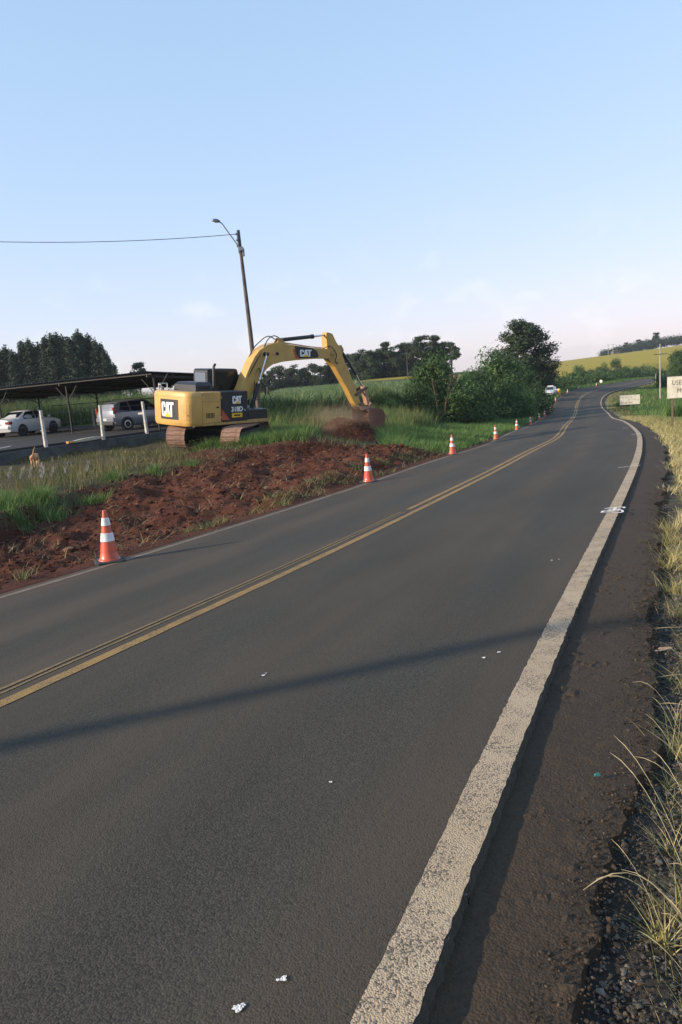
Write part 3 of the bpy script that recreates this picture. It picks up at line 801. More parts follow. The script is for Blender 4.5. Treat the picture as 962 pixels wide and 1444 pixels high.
blades('bend_grass', place(x[lus], y[lus]), (.16 + .22*RNG.random(lus.sum()))*np.interp(e[lus], [0, 3, 8], [.6, 1.1, 2.0]), (.03 + .03*RNG.random(lus.sum()))*np.interp(s[lus], [40, 200], [1, 3]), .4 + .6*RNG.random(lus.sum()), m_lush, 27)
x, y, s, e, tone = x[~lus], y[~lus], s[~lus], e[~lus], tone[~lus]
blades('meadow_grass', place(x, y), (.12 + .2*RNG.random(len(x)))*np.interp(e, [0, 3, 8], [.6, 1.1, 2.0]), (.03 + .03*RNG.random(len(x)))*np.interp(s, [40, 200], [1, 3]), .4 + .6*RNG.random(len(x)), m_mixed, 25, tone=tone*.8)
tufts('reed_grass', [(x_, y_, 1.) for x_, y_ in ((23.3, 50.5), (23.9, 50.9), (24.4, 51.2), (22.8, 50.2), (24.8, 51.6))], 90, .5, 1.4, m_lush, 26, w=.035, lean=.35)
# single dry tussocks on the broken edge close to the camera
def tussock(px_, py_, n, h, seed, az=None, spread=.05, w=.0035, lean=.75):
    g = np.random.default_rng(seed)
    rr = np.abs(g.normal(0, spread, n)); a = g.random(n)*6.28
    P = place(px_ + rr*np.cos(a), py_ + rr*np.sin(a))
    aa = g.random(n)*6.28 if az is None else az + g.normal(0, 1.0, n)
    o = blades('dry_tussock', P, h*(.35 + .75*g.random(n)), w*(.6 + .8*g.random(n)), lean*(.3 + 1.1*g.random(n)), m_straw, seed, seg=4, az=aa, tone=np.clip(g.random(n)*.9, 0, 1))
    return o
# foreground tussocks at the broken edge
tussock(.83, 1.86, 70, .15, 41, spread=.02, lean=.9)
tussock(.985, 1.96, 260, .22, 42, spread=.055, lean=.8, w=.0026)
tussock(.84, 1.60, 170, .20, 43, spread=.055, w=.0026)
tussock(1.02, 1.78, 260, .24, 44, spread=.08, w=.0026)
tussock(1.24, 2.42, 200, .20, 45, spread=.06, lean=1.0, w=.0026)
for k in range(14):
    tussock(.95 + .05*k + .16*math.sin(k*5.1), 1.75 + .13*k, 30, .09, 300 + k, spread=.10, lean=2.2, w=.002)
tussock(1.42, 2.98, 130, .20, 46, spread=.06, lean=1.0)
for k, (tx, ty, tn, thh) in enumerate([(1.78, 3.7, 90, .18), (2.2, 4.45, 80, .2), (2.45, 5.1, 120, .22), (2.75, 5.5, 140, .22), (3.05, 6.1, 150, .22), (3.3, 6.8, 170, .24), (3.0, 5.4, 140, .24), (3.6, 7.4, 170, .24), (3.35, 6.2, 160, .26), (1.25, 2.75, 24, .10), (1.55, 3.35, 26, .12), (1.15, 2.2, 26, .10), (1.05, 2.3, 30, .12), (2.6, 4.6, 120, .24), (2.2, 3.9, 110, .24), (1.85, 3.25, 100, .22), (2.35, 5.0, 110, .2), (2.62, 5.7, 130, .22), (2.95, 6.5, 130, .22), (3.2, 7.0, 140, .22), (2.85, 5.9, 150, .24), (2.0, 4.15, 60, .16), (1.62, 3.05, 80, .2), (1.35, 2.6, 90, .22), (3.45, 7.6, 150, .24), (3.7, 8.2, 150, .24), (3.15, 6.5, 150, .26)]):
    tussock(tx, ty, tn, thh, 50 + k, spread=.07 if tn > 60 else .02, lean=1.1)
# long dry seed stems leaning out over the shoulder
st = MB()
def stem(base, tip, h, r=.0022, sag=.25, head=True):
    bz = g1(*base)
    pts = []
    for t in np.linspace(0, 1, 9):
        x = base[0] + (tip[0]-base[0])*t**1.15; y = base[1] + (tip[1]-base[1])*t**1.15
        z = bz + h*(math.sin(t*math.pi/2*(1+sag))) / max(math.sin(math.pi/2*min(1, 1)), .1)
        pts.append((x, y, z))
    r = r*.62
    rr = [r*(1 - .6*t) for t in np.linspace(0, 1, 9)]
    if head: rr[-3] = r*.95; rr[-2] = r*1.1; rr[-1] = r*.3
    st.tube(pts, rr, 5)
stem((.93, 1.93), (.62, 1.93), .20, .0028, .45)
stem((.90, 1.95), (.68, 1.99), .17, .0022, .25)
stem((.98, 1.95), (.86, 2.35), .34, .0022, .05)
stem((1.0, 1.97), (.90, 2.42), .37, .002, .0)
stem((1.03, 1.93), (.98, 2.30), .38, .002, .1)
stem((1.05, 1.9), (1.10, 2.2), .36, .002, .1)
stem((.84, 1.86), (.76, 2.08), .20, .0016, .0)
stem((.95, 1.62), (.98, 1.86), .30, .002, .1)
stem((.86, 1.60), (.80, 1.80), .22, .0018, .1)
stem((2.10, 3.85), (1.62, 3.88), .05, .003, .6)
stem((1.75, 3.35), (1.52, 3.46), .08, .0026, .3)
stem((2.55, 4.6), (1.98, 4.72), .05, .003, .5)
stem((1.28, 2.42), (1.22, 2.62), .22, .002, .1)
gs_ = random.Random(3)
for k in range(26):
    b_ = gs_.choice([(.98, 1.96), (1.02, 1.80), (.85, 1.62), (1.24, 2.42), (1.42, 2.98)]); b_ = (b_[0] + gs_.uniform(-.05, .05), b_[1] + gs_.uniform(-.05, .05))
    stem(b_, (b_[0] + gs_.uniform(-.22, .12), b_[1] + gs_.uniform(-.1, .35)), gs_.uniform(.12, .34), gs_.uniform(.0012, .002), gs_.uniform(0, .3))
o = st.build('dry_seed_stem', M_('seed_stem', (.42, .35, .20), .8, var=.3, vscale=60)); o['kind'] = 'stuff'
# scraps lying about: a chip of green glass and a pale leaf
sc = MB(); sc.add([(0,0,.002),(.028,.004,.002),(.024,.018,.010),(.004,.014,.006),(.012,.006,.014)], [(0,1,4),(1,2,4),(2,3,4),(3,0,4),(0,3,2,1)])
px_, py_ = .93, 2.72; tag(sc.build('glass_shard', M_('green_glass', (.01, .16, .14), .15), None, (px_, py_, float(zroad(np.array([-1.0]), np.array([3.35]))[0]) - .055)), 'small teal green shard lying on the brown shoulder', 'litter')
lf = MB(); lf.loft([[(0, -.004, 0), (0, .004, 0), (0, 0, .003)], [(.05, -.022, .006), (.05, .02, .012), (.05, 0, .010)], [(.12, -.008, .004), (.12, .008, .006), (.12, 0, .006)]])
tag(lf.build('dead_leaf', M_('dead_leaf', (.42, .28, .17), .8, var=.3, vscale=30), None, (1.85, 4.28, g1(1.85, 4.28) + .03), (0, 0, .2)), 'curled tan dead leaf on the broken shoulder edge beside the dry grass', 'leaf')

# ------------------------------------------------------------------ trees
def leaf_cloud(name, clumps, nleaf, size, mat, seed, aspect=.55, droop=.0, shell=.55, zmin=.02):
    g = np.random.default_rng(seed)
    C = np.array([c for c, r in clumps]); Rr = np.array([r if hasattr(r, '__len__') else (r, r, r) for c, r in clumps])
    wgt = (Rr.prod(1))**.7; wgt /= wgt.sum()
    ci = g.choice(len(C), nleaf, p=wgt)
    dv = g.normal(size=(nleaf, 3)); dv /= np.linalg.norm(dv, axis=1)[:, None]
    rad = (shell + (1-shell)*g.random(nleaf)**.6) * (1 + .22*g.normal(size=nleaf))
    P = C[ci] + dv*Rr[ci]*rad[:, None]
    P[:, 2] = np.maximum(P[:, 2], zmin)
    nrm = dv + g.normal(0, .55, (nleaf, 3)) + [0, 0, .35]; nrm /= np.linalg.norm(nrm, axis=1)[:, None]
    t = np.cross(nrm, g.normal(size=(nleaf, 3))); t /= np.linalg.norm(t, axis=1)[:, None]
    t[:, 2] -= droop; t /= np.linalg.norm(t, axis=1)[:, None]
    b = np.cross(nrm, t)
    s = size*(.6 + .8*g.random(nleaf))
    sl = s[:, None]
    V = np.stack([P - t*sl*.5, P + b*sl*aspect*.5 + nrm*sl*.06, P + t*sl*.5, P - b*sl*aspect*.5 + nrm*sl*.06], 1)
    F = (np.arange(nleaf)*4)[:, None] + np.arange(4)[None]
    ctone = g.random(len(C))
    tone = np.clip(.55*g.random(nleaf) + .45*ctone[ci], 0, 1)
    return npmesh(name, V.reshape(-1, 3), F, mat, {'tone': np.repeat(tone, 4)})

m_bark = M_('bark', (.10, .075, .055), .95, var=.5, vscale=6, bump=.5)
m_palebark = M_('pale_bark', (.23, .20, .16), .9, var=.5, vscale=4, bump=.4)
m_lbush = ramp_mat('bush_leaf', [(0, (.024, .054, .018)), (.5, (.052, .104, .032)), (.9, (.098, .165, .052)), (1, (.15, .20, .075))], trans=.2, rand=.18)
m_ltree = ramp_mat('dark_leaf', [(0, (.016, .032, .014)), (.6, (.032, .055, .022)), (1, (.065, .085, .036))], trans=.12, rand=.15)
m_leuc = ramp_mat('plantation_leaf', [(0, (.018, .036, .022)), (.6, (.032, .058, .034)), (1, (.055, .082, .048))], trans=.12, rand=.15)

def make_proto(kind, seed):
    rr = random.Random(seed); tm = MB(); cl = []
    if kind == 'bush':
        for k in range(26):
            a = rr.random()*6.28; q = rr.random()**.6*2.5; z = .35 + rr.random()*4.3*(1 - (q/2.9)**2)
            cl.append(((q*math.cos(a), q*math.sin(a), z), (.75+.4*rr.random(), .75+.4*rr.random(), .6+.35*rr.random())))
        for k in range(5):
            a = rr.random()*6.28; tm.tube([(.15*math.cos(a), .15*math.sin(a), -.3), (.5*math.cos(a), .5*math.sin(a), 1.5), (1.2*math.cos(a), 1.2*math.sin(a), 3.4)], [.10, .07, .02], 6)
        return tm.mesh('trunk', m_bark, 60), leaf_cloud('crown', cl, 11000, .21, m_lbush, seed, .45)
    if kind == 'tall':
        tm.tube([(0, 0, -.4), (.1, 0, 2.5), (-.1, .1, 6), (.2, 0, 10.8)], [.34, .27, .18, .05], 8)
        for k in range(15):
            z0 = 2.2 + 7.6*k/14; a = k*2.4 + rr.random(); ln = (3.6 - .22*abs(z0-4.6)*1.6)*(.75+.4*rr.random())
            p1 = (ln*.5*math.cos(a), ln*.5*math.sin(a), z0+.6); p2 = (ln*math.cos(a), ln*math.sin(a), z0+1.3)
            tm.tube([(0, 0, z0-.3), p1, p2], [.10, .06, .02], 6)
            cl.append((p2, (1.1, 1.1, .85))); cl.append((p1, (1.05, 1.05, .9)))
            a2 = a + .7; cl.append(((ln*.85*math.cos(a2), ln*.85*math.sin(a2), z0+.9), (.9, .9, .7)))
        for k in range(18):
            a = rr.random()*6.28; q = 3.1*rr.random()**.5; cl.append(((q*math.cos(a), q*math.sin(a), .8+3.0*rr.random()), (1.3, 1.3, 1.1)))
        cl += [((.2, 0, 10.9), (.75, .75, .65)), ((.5, .2, 11.6), (.45, .45, .4)), ((-.6, .1, 10.1), (.8, .8, .6))]
        return tm.mesh('trunk', m_bark, 60), leaf_cloud('crown', cl, 30000, .30, m_ltree, seed, .6)
    if kind == 'euc':
        tm.tube([(0, 0, -.5), (.1, 0, 5), (0, .1, 10), (0, 0, 13.6)], [.17, .14, .09, .02], 7)
        for k in range(34):
            z = .6 + 12.2*k/33; q = 1.55*max(0, 1 - (z/14.0)**1.6); a = k*2.4 + rr.random()
            z += .5*rr.random()
            cl.append(((q*.6*math.cos(a), q*.6*math.sin(a), z), (.35+.55*q/1.55+.15*rr.random(), .35+.55*q/1.55+.15*rr.random(), .85)))
        cl.append(((0, 0, 13.5), (.22, .22, .9))); cl.append(((0, 0, 12.3), (.4, .4, .9)))
        return tm.mesh('trunk', m_palebark, 60), leaf_cloud('crown', cl, 5200, .40, m_leuc, seed, .4, .4)
    if kind == 'wood':
        h = 9.5; fork = 3.5 + rr.random()
        tm.tube([(0, 0, -.5), (.1, 0, fork), (-.1, .15, 6.2), (.1, 0, 8.6)], [.26, .20, .13, .04], 7)
        for k in range(12):
            a = k*2.4 + rr.random(); q = 1.1 + 1.5*rr.random(); z = 3.2 + 5.6*rr.random(); q *= 1 - max(0, (z-6.8)/4)
            tm.tube([(0, 0, z-1.3), (q*.6*math.cos(a), q*.6*math.sin(a), z-.4), (q*math.cos(a), q*math.sin(a), z)], [.09, .05, .02], 5)
            cl.append(((q*math.cos(a), q*math.sin(a), z), (1.05+.4*rr.random(), 1.05+.4*rr.random(), .75+.3*rr.random())))
        cl.append(((0, 0, 8.7), (1.2, 1.2, .7)))
        for k in range(12):
            a = rr.random()*6.28; cl.append(((1.9*math.cos(a), 1.9*math.sin(a), .7+3.0*rr.random()), (1.3, 1.3, 1.2)))
        return tm.mesh('trunk', m_bark, 60), leaf_cloud('crown', cl, 6200, .44, m_ltree, seed, .6)
    if kind == 'round':
        tm.tube([(0, 0, -.5), (.15, 0, 4), (.1, .1, 8)], [.24, .18, .08], 7)
        for k in range(17):
            a = k*2.4 + rr.random(); z = 5.2 + 4.4*rr.random(); q = (1.9 - .32*abs(z-7.2))*rr.random()**.5
            tm.tube([(.1, 0, z-1.6), (q*math.cos(a), q*math.sin(a), z)], [.08, .02], 5)
            cl.append(((q*math.cos(a), q*math.sin(a), z), (.9, .9, .65)))
        return tm.mesh('trunk', m_bark, 60), leaf_cloud('crown', cl, 3400, .40, m_ltree, seed, .6)
PROTO = {k: [make_proto(k, 100+i*7+len(k)) for i in range(n)] for k, n in (('bush', 4), ('tall', 1), ('euc', 4), ('wood', 4), ('round', 2))}

def tree(kind, i, x, y, h, name, label, cat, group=None, wide=1., z=None, rz=None):
    base_h = {'bush': 5.0, 'tall': 12., 'euc': 14.2, 'wood': 9.7, 'round': 9.8}[kind]
    tmesh, cmesh = PROTO[kind][i % len(PROTO[kind])]
    s = h/base_h
    t = thing(name, label, cat, (x, y, (g1(x, y) if z is None else z)), (0, 0, rz if rz is not None else (x*1.7+y) % 6.28), group)
    t.scale = (s*wide, s*wide, s)
    link('trunk', tmesh, t); link('crown', cmesh, t)
    return t

# the clump of bushes beside the road, left of the tall tree
bl = [(3.6, 54.5, 2.4, 1.15, 'low rounded green bush at the left end of the roadside thicket'),
      (6.3, 57.5, 3.4, 1.1, 'medium green bush second from the left in the roadside thicket'),
      (9.0, 62.0, 6.3, 1.05, 'large leafy green bush forming the left hump of the roadside thicket'),
      (7.6, 65.0, 4.6, 1.1, 'green bush peeping out behind the left hump of the roadside thicket'),
      (11.4, 64.5, 4.3, 1.0, 'dense bush filling the dip between the two humps of the thicket'),
      (14.4, 72.0, 5.6, 1.0, 'bush in the middle of the thicket just left of its highest hump'),
      (16.8, 78.0, 7.5, .95, 'tallest green bush forming the right hump of the roadside thicket'),
      (12.2, 70.5, 5.0, .9, 'pale green bush set back in the middle of the roadside thicket'),
      (17.2, 73.5, 4.0, 1.05, 'bush in front of the right hump of the thicket behind the cones'),
      (21.0, 86.0, 7.2, .95, 'bush between the right hump of the thicket and the tall tree'),
      (24.0, 96.0, 6.6, 1.0, 'dark bush standing at the foot of the tall tree')]
for k, (x, y, h, w, lb) in enumerate(bl):
    tree('bush', k, x, y, h, 'bush', lb, 'bush', 'bushes of the roadside thicket', w)
tree('tall', 0, 34.3, 132.0, 13.3, 'tall_tree', 'tall dark broad tree standing above the roadside thicket by the bend', 'tree', None, 1.28, rz=1.0)
tree('bush', 2, 37.0, 136.0, 5.6, 'bush', 'dark bush under the right edge of the tall tree behind the parked car', 'bush', 'bushes of the roadside thicket', .8)
tree('bush', 3, 28.0, 112.0, 5.2, 'bush', 'dark bush below the crown of the tall tree, left of the parked car', 'bush', 'bushes of the roadside thicket', .8)

# woodland edge behind the crop
pos = []
g_ = random.Random(4)
xx = -26.0
while xx < 31:
    pos.append((xx, 206 + 8*g_.random(), float(np.interp(xx, [-26, -12, 0, 4, 12, 20, 31], [6.6, 7.0, 7.4, 8.6, 7.9, 8.8, 8.0]))*(.88 + .24*g_.random()))); xx += 1.9 + .9*g_.random()
for k, (x, y, h) in enumerate(pos):
    tree('wood', k, x, y, h, 'woodland_tree', 'dark green tree in the woodland edge behind the crop field', 'tree', 'trees of the woodland edge behind the crop', 1.15)
for k, (x, y, h, lb) in enumerate([(25.4, 205, 10.6, 'round topped tree standing above the woodland, left of a pair of slim trees'), (29.8, 208, 11.2, 'tallest slim tree at the right end of the woodland edge'), (33.4, 206, 9.8, 'last tree with a round head at the right end of the woodland edge'), (15.6, 210, 9.6, 'round headed tree rising a little above the middle of the woodland edge')]):
    tree('round', k, x, y, h, 'woodland_tree', lb, 'tree', 'trees of the woodland edge behind the crop', 1.1)
# dark tree plantation behind the car port
pos = []
for row, (yy, dz) in enumerate(((128, 0), (133, .6), (139, 1.2))):
    for k in range(19):
        px0 = -30 + k*11.4 + row*4
        x = (px0 - 466)/1022*yy
        if px0 < 178: pos.append((x, yy + 2*g_.random(), px0))
hts = lambda p: np.interp(p, [-40, 0, 20, 40, 60, 75, 95, 110, 130, 150, 165, 180], [11.6, 11.9, 12.2, 12.2, 13.3, 12.4, 14.2, 13.8, 13.9, 12.2, 10.8, 6.9])
for k, (x, y, p) in enumerate(pos):
    tree('euc', k, x, y, float(hts(p))*(.92 + .13*g_.random()), 'plantation_tree', 'dark conical tree in the plantation rising behind the carport roof', 'tree', 'plantation trees behind the carport', 1.3, z=-.4)
# hedge along the outside of the far bend
g_ = random.Random(9)
k = 0
for s0 in np.arange(124, 262, 5.2):
    d0 = -9.0 - 5*g_.random(); x, y = xy_of(np.array([s0]), np.array([d0])); h = 2.1 + 1.2*g_.random()
    tree('bush', k, float(x[0]), float(y[0]), h, 'hedge_bush', 'green bush in the hedge along the outside of the far bend', 'bush', 'hedge bushes along the far bend', 1.15); k += 1
for s0, d0, h, lb in ((178, -12, 5.0, 'taller dark bush sticking up from the middle of the far hedge'), (214, -13, 5.0, 'large dark bush at the right of the far hedge under the field'), (196, -13, 3.6, 'rounded bush in the far hedge between two taller ones'), (228, -13, 6.0, 'tall bush near the right end of the far hedge by the utility pole')):
    x, y = xy_of(np.array([float(s0)]), np.array([float(d0)]))
    tree('bush', k, float(x[0]), float(y[0]), h, 'hedge_bush', lb, 'bush', 'hedge bushes along the far bend', 1.); k += 1
for k, (x, y, h, lb) in enumerate([(64.4, 139, 6.0, 'dark bushy tree just above the left part of the large white sign'), (66.8, 141, 7.6, 'dark bushy tree at the right edge behind the large white sign'), (69.6, 142, 8.6, 'rightmost dark tree behind the large white sign')]):
    tree('bush', k, x, y, h, 'roadside_tree', lb, 'tree', 'dark trees behind the large sign', 1.0)
for k, (x, y, h, lb) in enumerate([(38.0, 97.5, 1.7, 'low dark shrub just behind the left end of the small white sign')]):
    tree('bush', k+1, x, y, h, 'shrub', lb, 'shrub', None, .9)
tree('bush', 1, -37.5, 139, 6.5, 'bush', 'bush at the right foot of the dark plantation', 'bush', None, .9, z=-.4)
tree('round', 1, -36, 142, 8.3, 'small_tree', 'small tree peeping over the carport roof right of the plantation', 'tree', None, .8, z=-.4)
# undergrowth under the hedge, one mass
cl = []
g_ = random.Random(21)
for s0 in np.arange(118, 262, .9):
    for q in range(2):
        d0 = -6.5 - 9*g_.random(); x, y = xy_of(np.array([s0]), np.array([d0])); x, y = float(x[0]), float(y[0])
        hq = 1.1 + 1.0*g_.random(); cl.append(((x, y, g1(x, y) + hq*.75), (1.5, 1.5, hq)))
o = link('hedge_undergrowth', leaf_cloud('hedge_undergrowth', cl, 16000, .42, m_lbush, 78, .5, zmin=-30)); o['kind'] = 'stuff'
# forest on the far hill, one mass, and the trees standing out of it
cl = []
g_ = random.Random(12)
for k in range(150):
    az = .365 + .16*g_.random(); yy = 560 + 60*g_.random(); x = az*yy
    hh = float(np.interp(az, [.365, .40, .43, .53], [2.5, 5.5, 7.5, 9.5]))*(.75 + .45*g_.random())
    cl.append(((x, yy, g1(x, yy) + hh*.75), (4.5, 4.5, 3.2)))
o = link('far_wood', leaf_cloud('far_wood', cl, 24000, .85, m_leuc, 77, .7, zmin=-30)); o['kind'] = 'stuff'
for k, (az, yy, h, lb) in enumerate([(.396, 590, 9, 'leafy tree standing out at the left of the hilltop forest'), (.413, 590, 10, 'tree in the middle of the far hilltop forest skyline'), (.436, 585, 13.5, 'tallest lone tree with a flat crown on the far hilltop')]):
    tree('round', k, az*yy, yy, h, 'hilltop_tree', lb, 'tree', None, 1.0)
# sapling tied to its stake beside the road
t = thing('sapling', 'thin young sapling with drooping pale leaves in front of the thicket', 'sapling', (22.6, 90.0, g1(22.6, 90.0)))
mb = MB(); mb.tube([(0, 0, -.1), (.02, 0, 1.1), (.08, 0, 2.2)], [.05, .045, .03], 7); mb.build('trunk', m_palebark, t, smooth=60)
cl = [((.1 + .6*math.cos(a), .6*math.sin(a), 2.1), (.45, .3, .22)) for a in np.arange(0, 6.28, .9)] + [((.1, 0, 2.4), .35)]
link('crown', leaf_cloud('crown', cl, 260, .42, m_lush, 5, .35, .5), t)
# ------------------------------------------------------------------ excavator
m_cat = M_('machine_yellow', (.56, .335, .085), .45, var=.22, vscale=2.2, col2=(.46, .275, .085), coat=.15, bump=.05, bscale=3, detail=8)
m_cat2 = M_('worn_machine_yellow', (.46, .28, .085), .55, var=.3, vscale=4.0, col2=(.30, .19, .08), detail=8)
m_blk = M_('machine_black', (.018, .019, .023), .42, var=.3, vscale=4)
m_blk2 = M_('dusty_black', (.030, .028, .028), .7, var=.4, vscale=5)
m_steel = M_('chrome_rod', (.62, .62, .64), .18, metal=1)
m_wornst = M_('worn_steel', (.20, .15, .12), .55, metal=.5, var=.5, vscale=7, col2=(.12, .055, .035))
m_dirtst = M_('soil_caked_steel', (.14, .065, .045), .85, var=.4, vscale=5, col2=(.19, .075, .048), bump=.6, bscale=14)
m_shoe = M_('track_shoe_steel', (.30, .205, .155), .8, metal=.0, var=.5, vscale=7, col2=(.24, .12, .08), bump=.4, bscale=30)
m_glass = M_('cab_glass', (.10, .13, .17), .06, spec=.9)
m_wht = M_('decal_white', (.80, .80, .80), .5)
m_ytri = M_('decal_yellow', (.80, .46, .02), .5)
m_red = M_('decal_red', (.45, .07, .03), .5)
m_hose = M_('hose_rubber', (.02, .02, .02), .6)
m_linkp = M_('pink_worn_paint', (.42, .24, .15), .6, var=.4, vscale=8)

th_, ro_, pi_ = R(43), R(5.2), R(-2.1)
fw = Vector((math.sin(th_), math.cos(th_), 0)); rt = Vector((math.cos(th_), -math.sin(th_), 0)); up = Vector((0, 0, 1))
rt2 = rt*math.cos(ro_) - up*math.sin(ro_); up1 = up*math.cos(ro_) + rt*math.sin(ro_)
f2 = fw*math.cos(pi_) + up1*math.sin(pi_); u2 = up1*math.cos(pi_) - fw*math.sin(pi_)
MX = Matrix((( rt2.x, f2.x, u2.x, -4.80), (rt2.y, f2.y, u2.y, 30.86), (rt2.z, f2.z, u2.z, -.40), (0, 0, 0, 1)))
EX = thing('excavator', 'yellow tracked excavator with black cab tipping soil from its bucket', 'excavator')
EX.matrix_world = MX
def q2(y, z): return (1.1346*y - .0334*z + .0977, .0075*y + 1.0446*z - .0991)
def q3(p): return (p[0], *q2(p[1], p[2]))
def Q(pts): return [q2(*p) for p in pts]
def Q3(pts): return [q3(p) for p in pts]
def exw(x, y, z): return MX @ Vector((x, *q2(y, z)))

# undercarriage, turned 37 degrees against the house
UR = R(31)
rotU = (0, 0, UR)
cb = MB(); cb.box((0, 0, .58), (1.5, 1.9, .34)); cb.box((0, .75, .5), (1.9, .4, .3)); cb.box((0, -.75, .5), (1.9, .4, .3))
cb.lathe([(.62, .72), (.66, .74), (.66, .92), (.6, .95)], 28)
cb.build('carbody', m_blk2, EX, (.08, -.04, 0), rotU, bevel=.02)
sh = MB()
sh.prism([(-.088, 0), (.088, 0), (.086, .014), (.080, .034), (.068, .034), (.062, .014), (.010, .014), (.005, .030), (-.007, .030), (-.012, .014), (-.064, .014), (-.069, .034), (-.081, .034), (-.088, .014)], -.38, .38)
for sx in (-.11, .11): sh.box((sx, 0, -.03), (.07, .17, .07))
shoe_me = sh.mesh('track_shoe', m_shoe)
HL, TR = 1.62, .40
def stadium(q, r):
    per = 2*(2*HL) + 2*math.pi*r; q = q % per
    if q < 2*HL: return (HL - q, r, math.pi)                     # top, moving back
    q -= 2*HL
    if q < math.pi*r: a = math.pi/2 + q/r; return (-HL + r*math.cos(a), r*math.sin(a), a + math.pi/2)
    q -= math.pi*r
    if q < 2*HL: return (-HL + q, -r, 0)
    q -= 2*HL; a = -math.pi/2 + q/r; return (HL + r*math.cos(a), r*math.sin(a), a + math.pi/2)
PERI = 4*HL + 2*math.pi*TR
for side in (-1, 1):
    tp = MB(); NS = 52
    ring = []
    for k in range(60):
        y, z, a = stadium(PERI*k/60, TR - .05); ring.append((y, z + .45))
    ring_in = []
    for k in range(60):
        y, z, a = stadium(PERI*k/60, TR - .12); ring_in.append((y, z + .45))
    o2 = []
    vs = [(x, y, z) for x in (-.12, .12) for (y, z) in ring] + [(x, y, z) for x in (-.12, .12) for (y, z) in ring_in]
    fs = []
    for k in range(60):
        j = (k+1) % 60
        fs += [(k, j, 60+j, 60+k), (120+k, 180+k, 180+j, 120+j), (k, 120+k, 120+j, j), (60+k, 60+j, 180+j, 180+k)]
    tp.add(vs, fs)
    ux = side*1.12
    T = tp.build('track', m_wornst, EX, (ux*math.cos(UR) + .16, ux*math.sin(UR) - .09, 0), rotU)
    for k in range(NS):
        y, z, a = stadium(PERI*(k+.3)/NS, TR)
        link('track_shoe', shoe_me, T, (0, y, z + .45), (a + math.pi, 0, 0))
    fr_ = MB(); fr_.box((0, 0, .47), (.34, 2.9, .34)); fr_.box((-side*.16, 0, .42), (.06, 2.7, .42)); fr_.build('track_frame', m_blk2, T, bevel=.02)
    for yy, nm in ((-HL, 'sprocket'), (HL, 'idler')):
        w = MB(); w.lathe([(.08, -.2), (.2, -.19), (.33, -.12), (.34, -.08), (.34, .08), (.33, .12), (.2, .19), (.08, .2)], 22, (0, yy, .45), axis='x'); w.build(nm, m_blk2, T, smooth=35)
    for k in range(7):
        w = MB(); w.lathe([(.05, -.2), (.11, -.17), (.11, .17), (.05, .2)], 12, (0, -1.2 + .4*k, .19), axis='x'); w.build('roller', m_blk2, T, smooth=40)

# upper structure
fl = MB(); fl.box((0, -.12, 1.0), (2.46, 3.44, .16)); fl.build('deck_frame', m_cat2, EX, bevel=.015)
pl = [(-1.25, -1.84), (-1.25, -2.13), (-1.22, -2.24), (-1.15, -2.34), (-1.04, -2.415), (-.9, -2.455), (-.45, -2.505), (0, -2.52), (.45, -2.505), (.9, -2.455), (1.04, -2.415), (1.15, -2.34), (1.22, -2.24), (1.25, -2.13), (1.25, -1.84)]
cw = MB()
rings = []
for z, f in ((.93, .955), (1.0, .99), (1.08, 1.0), (2.06, 1.0), (2.17, .985), (2.23, .93)):
    rings.append([(x*f, -1.84 + (y + 1.84)*(f if f == 1 else f*.995), z) for x, y in pl])
cw.loft(rings)
CW = cw.build('counterweight', m_cat, EX, smooth=45)
def rear_y(x): 
    xs = [p[0] for p in pl[1:-1]]; ys = [p[1] for p in pl[1:-1]]
    return float(np.interp(x, xs, ys))
# raised service cover at the right of the rear face
rc_ = MB(); n_ = 6
def curved_panel(mbx, x0, x1, z0, z1, off, th, m=0, n=8):
    xs = np.linspace(x0, x1, n)
    ro = [[(x, rear_y(x) - off, z) for x in xs] for z in (z0, z1)]; ri = [[(x, rear_y(x) - off + th, z) for x in xs] for z in (z0, z1)]
    k = len(xs); vs = ro[0] + ro[1] + ri[0] + ri[1]; fs = []
    for i in range(k-1):
        fs += [(i, i+1, k+i+1, k+i), (2*k+i, 3*k+i, 3*k+i+1, 2*k+i+1), (i, 2*k+i, 2*k+i+1, i+1), (k+i, k+i+1, 3*k+i+1, 3*k+i)]
    fs += [(0, k, 3*k, 2*k), (k-1, 3*k-1, 4*k-1, 2*k-1)]
    mbx.add(vs, fs, m)
curved_panel(rc_, .80, 1.20, 1.18, 1.78, .018, .03)
rc_.build('service_cover', m_cat, CW, bevel=.006)
lk = MB(); lk.lathe([(.03, 0), (.03, .02)], 10, (1.08, rear_y(1.08) - .03, 1.36), axis='y'); lk.build('cover_lock', m_red, CW)
